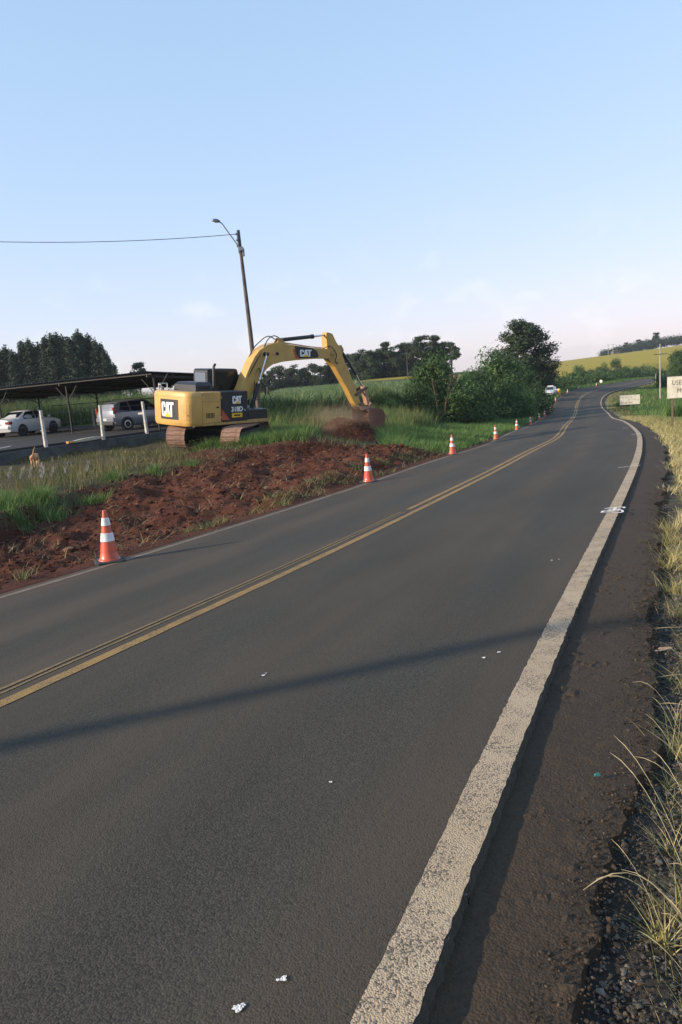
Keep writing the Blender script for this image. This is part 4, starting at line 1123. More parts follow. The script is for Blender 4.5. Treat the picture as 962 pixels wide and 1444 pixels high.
# logo: white block letters over a yellow triangle on a black plate
def cat_logo(parent, name, x0, z0, w, h, plane, pad=.16):
    """plane(u, v, off) -> local point"""
    mb = MB()
    def poly(pts, off, m):
        n = len(pts); vs = [plane(u, v, off) for u, v in pts] + [plane(u, v, off - .004) for u, v in pts]
        mb.add(vs, [tuple(range(n))] + [(i, n+i, n+(i+1) % n, (i+1) % n) for i in range(n)], m)
    P = lambda pts: [(x0 + a*w, z0 + b*h) for a, b in pts]
    # C A T in the unit box
    C = [(.0, .12), (.06, 0), (.27, 0), (.33, .12), (.33, .36), (.21, .36), (.21, .17), (.13, .17), (.13, .83), (.21, .83), (.21, .64), (.33, .64), (.33, .88), (.27, 1), (.06, 1), (0, .88)]
    A = [(.30, 0), (.42, 0), (.45, .22), (.55, .22), (.58, 0), (.71, 0), (.59, 1), (.42, 1)]
    T = [(.62, 1), (.62, .82), (.74, .82), (.74, 0), (.87, 0), (.87, .82), (1, .82), (1, 1)]
    poly(P(C), .010, 0); poly(P(A), .012, 0); poly(P(T), .010, 0)
    poly(P([(.27, -.02), (.75, -.02), (.51, .40)]), .016, 1)
    return mb.build(name, [m_wht, m_ytri], parent)
lp = MB(); curved_panel(lp, -.50, .62, 1.16, 1.93, .008, .02); lp.build('logo_plate', m_blk, CW)
cat_logo(CW, 'logo_lettering', -.40, 1.26, .78, .56, lambda u, v, o: (u, rear_y(u) - .012 - o, v))
# right side
sd_ = MB(); sd_.box((.87, -1.37, 1.62), (.76, .92, 1.20)); SD = sd_.build('side_door', m_cat, EX, bevel=.035)
hh_ = MB(); hh_.box((1.252, -1.08, 1.62), (.02, .12, .06)); hh_.build('door_handle', m_blk, SD)
rb = MB(); rb.box((1.252, -1.37, 1.86), (.012, .88, .02)); rb.build('pressed_seam', m_cat2, SD)
pp_ = MB(); pp_.box((.87, -.21, 1.62), (.74, 1.38, 1.20)); PP = pp_.build('pump_panel', m_blk, EX, bevel=.03)
sidep = lambda u, v, o: (1.243 + o, u, v)
cat_logo(PP, 'logo_lettering', -.33, 1.73, .48, .30, sidep)
tr_ = MB(); tr_.add([(1.249, -.88, 1.10), (1.249, -.48, 1.10), (1.249, -.88, 1.55), (1.243, -.88, 1.10), (1.243, -.48, 1.10), (1.243, -.88, 1.55)], [(0, 1, 2), (0, 3, 4, 1), (1, 4, 5, 2), (2, 5, 3, 0)]); tr_.build('red_stripe', m_red, PP)
def text_mesh(body, size, mat, parent, M, name='lettering', bold=.012, ext=.004, align='LEFT', spacing=1.0):
    c = bpy.data.curves.new(name, 'FONT'); c.body = body; c.size = size; c.extrude = ext; c.offset = bold*size; c.align_x = align; c.space_character = spacing
    o = bpy.data.objects.new(name, c)
    me = o.to_mesh().copy()
    o.to_mesh_clear(); bpy.data.objects.remove(o); bpy.data.curves.remove(c)
    me.materials.clear(); me.materials.append(mat); me.name = name
    r = link(name, me, parent); r.matrix_local = M
    return r
MS = Matrix(((0, 0, 1, 1.246), (1, 0, 0, -.40), (0, 1, 0, 1.42), (0, 0, 0, 1)))
text_mesh('318D', .27, m_wht, PP, MS, bold=.03)
MS2 = MS.copy(); MS2[1][3] = .30; MS2[2][3] = 1.43
text_mesh('L', .11, m_wht, PP, MS2, bold=.02)
yb = MB(); yb.box((1.246, -.10, 1.27), (.010, .54, .17)); yb.build('model_badge', m_ytri, PP, bevel=.004)
yb = MB(); yb.box((1.253, -.10, 1.27), (.006, .32, .06)); yb.build('badge_print', m_blk, PP)
for k in range(6):
    vb = MB(); vb.box((1.253, -1.62 + .07*k, 1.32), (.012, .035, .20)); vb.build('vent_slot', m_blk, SD)
for zz in (1.22, 2.0):
    vb = MB(); vb.box((1.252, -.895, zz), (.02, .05, .10)); vb.build('hinge', m_cat2, SD)
sm_ = MB(); curved_panel(sm_, -1.12, .74, 2.02, 2.035, .006, .02); sm_.build('cast_seam', m_cat2, CW)
wlp = MB(); wlp.box((.95, .70, 1.56), (.16, .10, .12)); wlp.build('work_lamp', m_wht, EX, bevel=.02)
hrr = MB(); hrr.tube([(1.15, .60, 1.44), (1.15, .60, 1.85), (1.15, 1.42, 1.85), (1.15, 1.42, 1.44)], .018, 6); hrr.build('side_rail', m_blk, EX, smooth=60)
mir = MB(); mir.tube([(1.15, 1.40, 1.8), (1.22, 1.5, 2.1)], .014, 6); mir.build('mirror_arm', m_blk, EX)
mir = MB(); mir.box((1.22, 1.52, 2.2), (.20, .05, .28)); mir.build('mirror', m_blk, EX, bevel=.02)
tb = MB(); tb.box((.87, 1.03, 1.26), (.74, 1.08, .40)); tb.build('tool_box', m_blk, EX, bevel=.03)
stp = MB(); stp.box((1.0, 1.60, 1.2), (.4, .05, .5)); stp.build('front_guard', m_cat2, EX)
ms = MB(); ms.box((-.1, -1.02, 1.62), (1.25, 1.62, 1.12)); ms.box((-.95, -1.15, 1.62), (.58, 1.3, 1.14)); ms.build('engine_bay', m_cat2, EX, bevel=.03)
hd = MB()
hd.loft([[(-.72, -1.72, 2.20), (.72, -1.72, 2.20), (.72, -.86, 2.20), (-.72, -.86, 2.20)], [(-.70, -1.70, 2.46), (.70, -1.70, 2.46), (.70, -.88, 2.46), (-.70, -.88, 2.46)], [(-.60, -1.58, 2.57), (.60, -1.58, 2.57), (.60, -.98, 2.57), (-.60, -.98, 2.57)]])
HD = hd.build('engine_hood', m_blk, EX, bevel=.02)
for k in range(7):
    gr = MB(); gr.box((.722, -1.55 + .085*k, 2.34), (.012, .03, .14)); gr.build('grille_bar', m_blk2, HD)
ex_ = MB(); ex_.tube([(.10, -.33, 2.1), (.10, -.33, 3.08), (.10, -.31, 3.17), (.10, -.24, 3.26)], [.06, .055, .05, .05], 14); ex_.build('exhaust_pipe', m_blk, EX, smooth=40)
hr_ = MB()
for pts in ([(-1.1, -1.75, 2.2), (-1.1, -1.75, 2.48), (-1.1, -2.15, 2.48), (-.95, -2.25, 2.46), (-.75, -2.28, 2.44), (-.75, -2.28, 2.2)], [(-1.1, -2.15, 2.48), (-1.1, -2.15, 2.2)], [(-1.1, -1.95, 2.34), (-.75, -2.28, 2.34)]):
    hr_.tube(pts, .022, 6)
hr_.build('hand_rail', M_('grey_rail', (.45, .45, .44), .5), EX, smooth=60)
# cab on the far side
cbm = MB()
x0, x1 = -1.22, -.26
prof = [(-.36, 1.08), (1.42, 1.08), (1.52, 1.5), (1.50, 2.0), (1.22, 3.02), (1.12, 3.06), (-.28, 3.06), (-.36, 2.98)]
cbm.prism(prof, x0, x1)
CB = cbm.build('cab', m_blk, EX, bevel=.035)
gl = MB(); gl.box(((x0+x1)/2, -.366, 2.60), (.72, .02, .62)); gl.build('rear_window', m_glass, CB, bevel=.01)
gl = MB(); gl.prism([(-.16, 2.0), (1.34, 2.0), (1.10, 2.92), (-.16, 2.92)], x1-.002, x1+.008); gl.build('side_window', M_('tinted_glass', (.012, .013, .016), .12), CB)
gl = MB(); gl.prism([(-.16, 1.9), (1.30, 1.9), (1.06, 2.92), (-.16, 2.92)], x0-.008, x0+.002); gl.build('door_window', m_glass, CB)
gl = MB(); gl.add([(x0+.08, 1.505, 2.05), (x1-.08, 1.505, 2.05), (x1-.08, 1.265, 2.92), (x0+.08, 1.265, 2.92)], [(0, 1, 2, 3)]); gl.build('windscreen', m_glass, CB)
# boom
bx = .12
bm_poly = [(.34, 1.62), (.40, 1.80), (.70, 2.12), (.86, 2.38), (1.07, 2.82), (1.26, 3.16), (1.48, 3.48), (1.73, 3.75), (2.11, 3.95), (2.45, 4.04), (2.8, 4.07), (3.39, 3.99), (4.49, 3.88), (5.46, 3.83), (5.80, 3.81), (5.93, 3.73), (5.96, 3.62), (5.90, 3.51), (5.78, 3.45), (5.53, 3.41), (4.61, 3.40), (3.62, 3.35), (2.91, 3.29), (2.38, 3.18), (2.09, 3.02), (1.8, 2.72), (1.5, 2.32), (1.1, 1.80), (.74, 1.52), (.48, 1.46), (.36, 1.52)]
b_ = MB(); b_.prism(Q(bm_poly), bx-.23, bx+.23); BO = b_.build('boom', m_cat, EX, bevel=.015)
lo_ = MB(); lo_.prism(Q([(3.55, 3.94), (4.55, 3.865), (4.80, 3.74), (4.90, 3.55), (4.86, 3.46), (3.80, 3.42), (3.62, 3.62)]), bx+.228, bx+.236); lo_.build('logo_plate', m_blk, BO)
lo_ = MB(); lo_.prism(Q([(3.46, 3.80), (3.58, 3.80), (3.78, 3.42), (3.60, 3.40)]), bx+.228, bx+.234); lo_.build('red_stripe', m_red, BO)
cat_logo(BO, 'logo_lettering', 3.84, 3.50, .66, .29, lambda u, v, o: (bx + .232 + o, *q2(u, v)))
for (y, z, r) in ((2.62, 3.62, .07), (1.98, 3.6, .09), (5.72, 3.63, .13), (.55, 1.66, .12)):
    pn = MB(); pn.lathe([(r*.6, -.29), (r, -.27), (r, .27), (r*.6, .29)], 14, (bx, *q2(y, z)), axis='x'); pn.build('pin_boss', m_blk2 if r < .1 else m_cat2, BO, smooth=35)
def cylinder(name, a, b, frac, rb, rr, x):
    A = Vector((x, *q2(*a))); B = Vector((x, *q2(*b))); Mid = A.lerp(B, frac)
    mb = MB(); d = (Mid - A).normalized()
    mb.tube([A, A + d*.05, Mid - d*.10, Mid - d*.10, Mid], [rb*.8, rb, rb, rb*1.22, rb*1.22], 14)
    mb.lathe([(rb*.9, -rb), (rb*.9, rb)], 12, A, axis='x')
    o = mb.build(name, m_blk, EX, smooth=40)
    rd = MB(); rd.tube([Mid - d*.02, B], rr, 12); rd.build('piston_rod', m_steel, o, smooth=40)
    ey = MB(); ey.lathe([(rr*1.7, -rr*1.5), (rr*1.7, rr*1.5)], 12, B, axis='x'); ey.build('rod_eye', m_blk2, o, smooth=40)
for x in (bx - .38, bx + .38): cylinder('boom_cylinder', (1.02, 1.25), (1.98, 3.6), .50, .085, .045, x)
cylinder('stick_cylinder', (2.92, 4.17), (5.50, 4.43), .73, .085, .045, bx)
br_ = MB()
for x in (bx-.10, bx+.10): br_.prism(Q([(2.7, 4.03), (3.2, 4.0), (3.0, 4.26), (2.86, 4.26)]), x-.02, x+.02)
br_.build('cylinder_bracket', m_cat2, BO)
# stick
sp_ = [(5.44, 4.50), (5.52, 4.56), (5.80, 4.50), (6.03, 4.15), (6.25, 3.92), (6.53, 3.29), (6.88, 2.72), (7.34, 1.83), (7.56, 1.36), (7.50, 1.22), (7.36, 1.18), (7.21, 1.30), (6.66, 2.12), (5.94, 3.06), (5.60, 3.33), (5.46, 3.52), (5.48, 3.9)]
s_ = MB(); s_.prism(Q(sp_), bx-.17, bx+.17); ST = s_.build('stick', m_cat, EX, bevel=.012)
br_ = MB()
for x in (bx-.09, bx+.09): br_.prism(Q([(6.20, 3.98), (6.42, 3.50), (6.56, 3.80), (6.40, 4.02)]), x-.02, x+.02)
br_.build('cylinder_bracket', m_cat2, ST)
cylinder('bucket_cylinder', (6.42, 3.86), (7.92, 2.06), .66, .07, .038, bx)
for x in (bx-.20, bx+.20):
    gk = MB(); gk.prism(Q([(7.16, 1.78), (7.24, 1.66), (7.96, 1.98), (7.98, 2.08), (7.88, 2.12)]), x-.02, x+.02); gk.build('guide_link', m_wornst, EX)
ll = MB(); ll.prism(Q([(7.84, 2.06), (7.92, 2.13), (8.0, 2.06), (8.28, 1.30), (8.22, 1.18), (8.10, 1.22)]), bx-.12, bx+.12); ll.build('bucket_link', m_linkp, EX, bevel=.01)
pn = MB(); pn.lathe([(.06, -.27), (.06, .27)], 12, (bx, *q2(7.92, 2.05)), axis='x'); pn.lathe([(.07, -.3), (.07, .3)], 12, (bx, *q2(7.46, 1.28)), axis='x'); pn.lathe([(.06, -.3), (.06, .3)], 12, (bx, *q2(8.20, 1.26)), axis='x'); pn.build('pivot_pin', m_wornst, EX, smooth=40)
# bucket
outer = [(7.70, 1.02), (8.16, 1.10), (8.55, 1.05), (8.80, .90), (8.92, .68), (8.88, .44), (8.70, .22), (8.42, .03), (8.0, -.18)]
outer = Q(outer); _c = q2(8.28, .48)
def inset(p, q):
    return [(a*(1-q) + _c[0]*q, b*(1-q) + _c[1]*q) for a, b in p]
inner = inset(outer, .05)
bk = MB(); bw = .52
k = len(outer)
vs = [(x, *p) for x in (bx-bw, bx+bw) for p in outer] + [(x, *p) for x in (bx-bw, bx+bw) for p in inner]
fs = []
for i in range(k-1):
    fs += [(i, i+1, k+i+1, k+i), (2*k+i, 3*k+i, 3*k+i+1, 2*k+i+1)]
fs += [(0, k, 3*k, 2*k), (k-1, 3*k-1, 4*k-1, 2*k-1)]
bk.add(vs, fs)
BK = bk.build('bucket', m_dirtst, EX)
for x in (bx-bw, bx+bw):
    sp2 = MB(); sp2.prism(outer + Q([(7.86, .30), (7.72, .80)]), x-.02, x+.02); sp2.build('side_plate', m_dirtst, BK, bevel=.006)
    sc2 = MB(); sc2.prism(Q([(7.72, .80), (7.86, .30), (8.0, -.16), (7.93, -.18), (7.79, .30), (7.66, .82)]), x-.035, x+.035); sc2.build('side_cutter', m_wornst, BK)
for i in range(5):
    x = bx - bw + .06 + i*(2*bw - .12)/4
    tt_ = MB(); tt_.loft([Q3([(x-.045, 8.06, -.17), (x+.045, 8.06, -.17), (x+.045, 8.02, -.10), (x-.045, 8.02, -.10)]), Q3([(x-.02, 7.80, -.32), (x+.02, 7.80, -.32), (x+.02, 7.79, -.30), (x-.02, 7.79, -.30)])]); tt_.build('tooth', m_wornst, BK)
for x in (bx-.22, bx+.22):
    er = MB(); er.prism(Q([(7.62, 1.00), (8.30, 1.08), (8.30, 1.30), (8.18, 1.36), (8.06, 1.18), (7.62, 1.20), (7.52, 1.38), (7.38, 1.36), (7.36, 1.20)]), x-.025, x+.025); er.build('bucket_ear', m_linkp, BK)
# hydraulic hoses
def hose(pts, r):
    pts = [Vector(p) for p in pts]; ex = [2*pts[0]-pts[1]] + pts + [2*pts[-1]-pts[-2]]; out = []
    for i in range(1, len(ex)-2):
        p0, p1, p2, p3 = ex[i-1:i+3]
        for t in np.linspace(0, 1, 7)[:-1]:
            out.append(.5*((2*p1) + (p2-p0)*t + (2*p0-5*p1+4*p2-p3)*t*t + (3*p1-p0-3*p2+p3)*t**3))
    hs = MB(); hs.tube(out + [pts[-1]], r, 6); hs.build('hydraulic_hose', m_hose, EX, smooth=60)
hose(Q3([(bx+.15, .9, 2.3), (bx+.25, 1.35, 3.05), (bx+.2, 1.9, 3.75), (bx+.12, 2.25, 4.18), (bx+.1, 2.6, 4.34), (bx+.08, 2.95, 4.22)]), .022)
hose(Q3([(bx-.12, 1.0, 2.5), (bx-.14, 1.6, 3.66), (bx-.1, 2.05, 4.12), (bx-.1, 2.45, 4.32), (bx-.08, 2.8, 4.2)]), .022)
hose(Q3([(bx+.34, 1.12, 1.5), (bx+.42, 1.25, 2.2), (bx+.40, 1.32, 2.75), (bx+.36, 1.55, 3.05), (bx+.24, 1.75, 2.85)]), .018)
hose(Q3([(bx+.45, 1.5, 2.6), (bx+.6, 1.75, 2.2), (bx+.7, 1.85, 1.7), (bx+.6, 1.6, 1.3)]), .018)
hose(Q3([(bx+.2, 5.2, 3.84), (bx+.26, 5.6, 3.95), (bx+.26, 5.95, 3.6), (bx+.22, 5.9, 3.3), (bx+.2, 6.1, 3.2)]), .018)
for x in (bx-.08, bx+.08):
    pb = MB(); pb.tube(Q3([(x, 3.0, 4.09), (x, 4.5, 3.93), (x, 5.4, 3.87)]), .02, 6); pb.build('hydraulic_pipe', m_cat2, BO)

# soil: load in the bucket, the falling stream and the pile under it
g = np.random.default_rng(33)
def wpts(L): return np.array([exw(*p)[:] for p in L])
n = 15000
t = g.random(n)
xl = bx + (g.random(n) - .5)*(.9 - .1*t) + g.normal(0, .05, n)*t
yl = 8.25 - .75*t**.8 - .45*t*g.random(n) + g.normal(0, .16, n)*(1 - .4*t)
zl_ = .78 - .10*g.random(n) - 1.35*t**1.15
inb = t < .25
zl_[inb] = .15 + .65*g.random(inb.sum()); yl[inb] = 8.0 + .55*g.random(inb.sum())*(1 - .3*np.abs(zl_[inb]-.4))
P = wpts(np.stack([xl, yl, zl_], -1))
P[:, 2] = np.maximum(P[:, 2], ground(P[:, 0], P[:, 1], False) + .02)
r = np.exp(g.normal(math.log(.017), .5, n)).clip(.006, .06)
rubble('falling_soil', P, r, m_clod, 8, .85)
c0 = exw(bx, 7.6, 0)
n = 7000
ra = np.abs(g.normal(0, 1, n)); a = g.random(n)*6.28
px2 = c0.x - .55 + 1.1*ra*np.cos(a); py2 = c0.y - .6 + .85*ra*np.sin(a)
zz = ground(px2, py2, False) + .95*np.exp(-.5*ra**2*1.1)*g.random(n)**.35
r = np.exp(g.normal(math.log(.02), .5, n)).clip(.008, .07)
hgt = lambda x, y: ground(x, y, False) + np.maximum(1.0*np.exp(-.5*(((x - c0.x + .55)/1.1)**2 + ((y - c0.y + .6)/.85)**2)*1.1*1.0) - .06, -.06)*(1 + .28*fbm(x*2.2, y*2.2, 91, 4)) + .05*fbm(x*7, y*7, 92, 3)
gx = c0.x - .55 + np.linspace(-2.6, 2.6, 90); gy = c0.y - .6 + np.linspace(-2.1, 2.1, 80)
GX, GY = np.meshgrid(gx, gy, indexing='ij')
m_heap = soil_mat('tipped_soil', (.060, .022, .014), (.115, .046, .029), bump=.9, scale=9)
tag(link('soil_heap', npmesh('soil_heap', np.stack([GX, GY, hgt(GX, GY)], -1).reshape(-1, 3), grid_faces(90, 80), m_heap, None, True)), 'fresh heap of red soil under the excavator bucket', 'soil heap')
rubble('loose_soil', np.stack([px2, py2, hgt(px2, py2) + .01], -1), r, m_clod, 9, .75)

# dust hanging round the tipped soil
du = MB(); du.lathe([(.02, -1.0), (.6, -.8), (.95, -.3), (1.0, 0), (.85, .45), (.45, .85), (.02, 1.0)], 20)
dm = bpy.data.materials.new('soil_dust'); dm.use_nodes = True
n_ = dm.node_tree; n_.nodes.remove(n_.nodes['Principled BSDF'])
pv = node(n_, 'ShaderNodeVolumePrincipled'); pv.inputs['Color'].default_value = (.62, .42, .30, 1)
tcd = node(n_, 'ShaderNodeTexCoord'); nd = node(n_, 'ShaderNodeTexNoise', Scale=1.9, Detail=3.); n_.links.new(tcd.outputs['Object'], nd.inputs['Vector'])
ln_ = node(n_, 'ShaderNodeVectorMath', operation='LENGTH'); n_.links.new(tcd.outputs['Object'], ln_.inputs[0])
fo = node(n_, 'ShaderNodeMapRange'); fo.inputs['From Min'].default_value = .95; fo.inputs['From Max'].default_value = .2; n_.links.new(ln_.outputs['Value'], fo.inputs['Value'])
nr = node(n_, 'ShaderNodeMapRange'); nr.inputs['From Min'].default_value = .38; nr.inputs['From Max'].default_value = .7; nr.inputs['To Max'].default_value = .8; n_.links.new(nd.outputs['Fac'], nr.inputs['Value'])
mm = node(n_, 'ShaderNodeMath', operation='MULTIPLY'); n_.links.new(fo.outputs['Result'], mm.inputs[0]); n_.links.new(nr.outputs['Result'], mm.inputs[1])
n_.links.new(mm.outputs[0], pv.inputs['Density']); n_.links.new(pv.outputs['Volume'], n_.nodes['Material Output'].inputs['Volume'])
dc = exw(bx, 7.2, .1)
o = du.build('dust_cloud', dm, None, (dc.x - .9, dc.y - .8, dc.z + .35), (0, 0, .6)); o.scale = (2.6, 1.5, 1.5); o['kind'] = 'stuff'
# ------------------------------------------------------------------ traffic cones
m_or = M_('cone_orange', (.60, .085, .032), .45, vscale=6, coat=.15, col2=(.40, .075, .038), detail=9)
m_refl = M_('reflective_white', (.78, .79, .82), .45, vscale=9, col2=(.58, .55, .52), detail=9)
m_rub = M_('cone_rubber', (.030, .034, .036), .8, var=.5, vscale=14)
CR = lambda f: .132 + (.027 - .132)*f
cm = MB(); cm.lathe([(.155, .035), (.150, .05), (.134, .056)] + [(CR(f), .05 + .69*f) for f in np.linspace(.015, 1, 8)] + [(.02, .742), (.0, .742)], 24); cone_body = cm.mesh('cone_body', m_or, 40)
cbs = MB(); cbs.loft([[(sx*a, sy*b_, z) for sx, sy in ((-1, -.8), (-.8, -1), (.8, -1), (1, -.8), (1, .8), (.8, 1), (-.8, 1), (-1, .8))] for a, b_, z in ((.205, .205, 0), (.205, .205, .025), (.185, .185, .038))]); cone_base = cbs.mesh('cone_base', m_rub)
bands = []
for f0, f1 in ((.37, .54), (.69, .85)):
    bnd = MB(); bnd.lathe([(CR(f0)+.002, .05+.69*f0), (CR(f0)+.0055, .05+.69*f0+.002), (CR(f1)+.0055, .05+.69*f1-.002), (CR(f1)+.002, .05+.69*f1)], 24); bands.append(bnd.mesh('reflective_band', m_refl, 40))
cone_pts = [(-3.31, 10.18, 'nearest traffic cone, on the left road edge beside the dug red soil'),
    (.78, 18.90, 'second traffic cone from the camera, at the right end of the dug soil'),
    (4.27, 27.1, 'third traffic cone, standing where the long green grass begins'),
    (8.2, 37.7, 'fourth traffic cone from the camera along the left road edge'),
    (12.3, 49.9, 'fifth traffic cone, just in front of the left part of the thicket'),
    (16.4, 61.9, 'sixth traffic cone, in front of the highest bush of the thicket'),
    (19.9, 71.8, 'seventh traffic cone, the one just right of the thin sapling'),
    (22.6, 79.5, 'eighth traffic cone, in the tight row climbing to the bend'),
    (24.9, 86.5, 'ninth traffic cone, in the middle of the tight row climbing to the bend'),
    (27.2, 93.0, 'tenth traffic cone, in the upper part of the tight row before the bend'),
    (29.7, 101.0, 'eleventh traffic cone, last but one before the orange drum'),
    (33.3, 111.0, 'twelfth traffic cone, last one before the orange drum')]
far_sd = [(127.0, -2.9, 'first cone beyond the orange drum, on the outside of the bend'), (137.5, -3.0, 'second cone beyond the orange drum on the far bend'), (152.5, -3.1, 'farthest cone, left of the white round sign on the far bend')]
for s0, d0, lb in far_sd:
    x, y = xy_of(np.array([s0]), np.array([d0])); cone_pts.append((float(x[0]), float(y[0]), lb))
for k, (x, y, lb) in enumerate(cone_pts):
    s, d = rc(x, y); z = float(zroad(s, np.clip(d, -3.3, 3.3))[0]) + .004
    if d[0] < -3.36: z = max(z, g1(x, y))
    t = thing('traffic_cone', lb, 'cone', (x, y, z), (R(1.2*math.sin(k*1.9)), R(1.4*math.cos(k*2.7)), .38 + .25*math.sin(k*2.3)), 'traffic cones along the left edge of the road')
    link('base', cone_base, t); link('body', cone_body, t)
    for bme in bands: link('reflective_band', bme, t)
# road drum at the head of the row
x, y = xy_of(np.array([122.0]), np.array([-3.6])); x, y = float(x[0]), float(y[0])
t = thing('road_drum', 'orange and yellow road drum at the end of the cone row by the bend', 'drum', (x, y, g1(x, y) + .02))
d_ = MB(); d_.lathe([(.30, 0), (.30, .06), (.25, .08), (.25, .45), (.27, .47), (.25, .49), (.23, .80), (.25, .82), (.22, .84)], 20); d_.build('body', M_('drum_orange', (.72, .26, .04), .5), t, smooth=40)
d_ = MB(); d_.lathe([(.22, .84), (.26, .88), (.27, 1.05), (.22, 1.15), (.1, 1.17)], 20); d_.build('lid', M_('drum_yellow', (.72, .52, .16), .5), t, smooth=40)
x, y = xy_of(np.array([160.0]), np.array([-3.9])); x, y = float(x[0]), float(y[0])
t = thing('round_sign', 'small round white sign on a post beside the far bend', 'sign', (x, y, g1(x, y)), (0, 0, R(-20)))
d_ = MB(); d_.tube([(0, .03, -.1), (0, .03, 1.0)], .03, 8); d_.build('post', M_('sign_post', (.3, .3, .29), .7), t)
d_ = MB(); d_.lathe([(.30, -.012), (.31, 0), (.30, .012)], 20, (0, 0, .75), axis='y'); d_.build('disc', M_('sign_white', (.78, .77, .72), .5), t)

# ------------------------------------------------------------------ concrete fence on its low wall
m_conc = M_('concrete_post', (.52, .51, .48), .9, var=.4, vscale=7, bump=.3)
m_wall = M_('rendered_wall', (.085, .088, .088), .92, var=.45, vscale=2.5, bump=.3, bscale=20)
def fpt(u, n=0): return FP + FD*u + FN*n
fence = thing('post_fence', 'low dark wall carrying pale concrete posts in front of the parked cars', 'fence', (*fpt(0), 0))
fence.rotation_euler = (0, 0, -R(35))     # local +y runs along the fence, local -x to the car park
w = MB()
us = np.arange(-13, 12.1, 1.0)
rings = []
for u in us:
    p = fpt(u); zb = g1(*(p - FN*.3)) - .25
    rings.append([(-.12, u, zb), (.07, u, zb), (.075, u, -.02), (-.12, u, -.02)])
w.loft(rings); w.build('base_wall', m_wall, fence, bevel=.01)
# post spots measured along the wall from the first visible one
for k, u in enumerate((-9.6, -6.4, -3.2, 0, 3.0, 5.6, 8.8, 11.6)):
    p_ = MB(); p_.loft([[(-.065, -.065, -.05), (.065, -.065, -.05), (.065, .065, -.05), (-.065, .065, -.05)], [(-.05, -.055, 1.55), (.05, -.055, 1.55), (.05, .055, 1.55), (-.05, .055, 1.55)]])
    o = p_.build('post', m_conc, fence, (0, u, 0), (R(1.2*math.sin(k*3)), R(1.5*math.cos(k*1.7)), 0), bevel=.01)
    if abs(u - 5.6) < .1:
        a_ = MB(); a_.box((-.24, 0, .98), (.34, .06, .10)); a_.build('short_board', m_conc, o)
wr = MB()
for zz in (.45, .95, 1.4): wr.tube([(.0, -12.5, zz), (0, -3, zz-.02), (0, 3, zz-.01), (0, 11.9, zz)], .0035, 5)
wr.build('wire', M_('fence_wire', (.25, .25, .25), .5, metal=.6), fence)
# second row of posts behind the car park
bf = thing('rear_fence', 'row of pale concrete posts behind the cars under the carport', 'fence', (-20.5, 47.2, .06))
for k, (x, y) in enumerate([(-4.2, -1.6), (-1.15, -.1), (1.6, 1.0), (4.7, 2.0), (7.6, 3.0), (10.4, 4.0)]):
    p_ = MB(); p_.loft([[(-.06, -.06, -.1), (.06, -.06, -.1), (.06, .06, -.1), (-.06, .06, -.1)], [(-.05, -.05, 1.6), (.05, -.05, 1.6), (.05, .05, 1.6), (-.05, .05, 1.6)]])
    p_.build('post', m_conc, bf, (x, y, 0))
wr = MB(); wr.tube([(-4.2, -1.6, 1.3), (-1.15, -.1, 1.28), (1.6, 1, 1.28), (4.7, 2, 1.27), (7.6, 3, 1.28), (10.4, 4, 1.28)], .004, 5); wr.build('wire', M_('rear_wire', (.2, .2, .2), .5), bf)
# plank lying along the wall
pk = MB(); pk.loft([[(-.02, 0, -.03), (.02, 0, -.03), (.02, 0, .03), (-.02, 0, .03)], [(-.12, .35, -.04), (.12, .35, -.04), (.12, .35, .05), (-.12, .35, .05)], [(-.15, 1.0, -.045), (.15, 1.0, -.045), (.15, 1.0, .05), (-.15, 1.0, .05)], [(-.10, 1.7, -.03), (.10, 1.7, -.03), (.10, 1.7, .04), (-.10, 1.7, .04)]])
p0 = fpt(1.05, -.02)
t = thing('plank', 'pale bowed plank with an orange tan end lying along the low wall', 'plank', (p0[0], p0[1], .045), (0, 0, -R(35)))
bd = MB(); bd.loft([[(-.11, .30, -.03), (.11, .30, -.03), (.11, .30, .05), (-.11, .30, .05)], [(-.13, .8, -.03), (.13, .8, -.03), (.13, .8, .10), (-.13, .8, .10)], [(-.11, 1.4, -.02), (.11, 1.4, -.02), (.11, 1.4, .12), (-.11, 1.4, .12)], [(-.04, 1.85, 0), (.04, 1.85, 0), (.04, 1.85, .10), (-.04, 1.85, .10)]])
bd.build('board', M_('pale_board', (.48, .43, .34), .7, var=.3, vscale=9), t, bevel=.01)
bd = MB(); bd.loft([[(-.09, 0, -.03), (.09, 0, -.03), (.09, 0, .055), (-.09, 0, .055)], [(-.112, .299, -.032), (.112, .299, -.032), (.112, .299, .052), (-.112, .299, .052)]]); bd.build('orange_end', M_('orange_end', (.52, .26, .08), .7), t)

# ------------------------------------------------------------------ carport and paving
m_roof = M_('roof_sheet', (.10, .105, .12), .6, metal=.3, var=.35, vscale=2)
m_pole = M_('carport_steel', (.016, .017, .020), .65, var=.3, vscale=6)
A0 = Vector((-8.79, 36.58)); ax = Vector((-.840, .543))
CPT = thing('carport', 'long dark carport with a shallow corrugated roof on slim steel posts', 'carport', (A0.x, A0.y, .08), (0, 0, math.atan2(.543, -.840)))
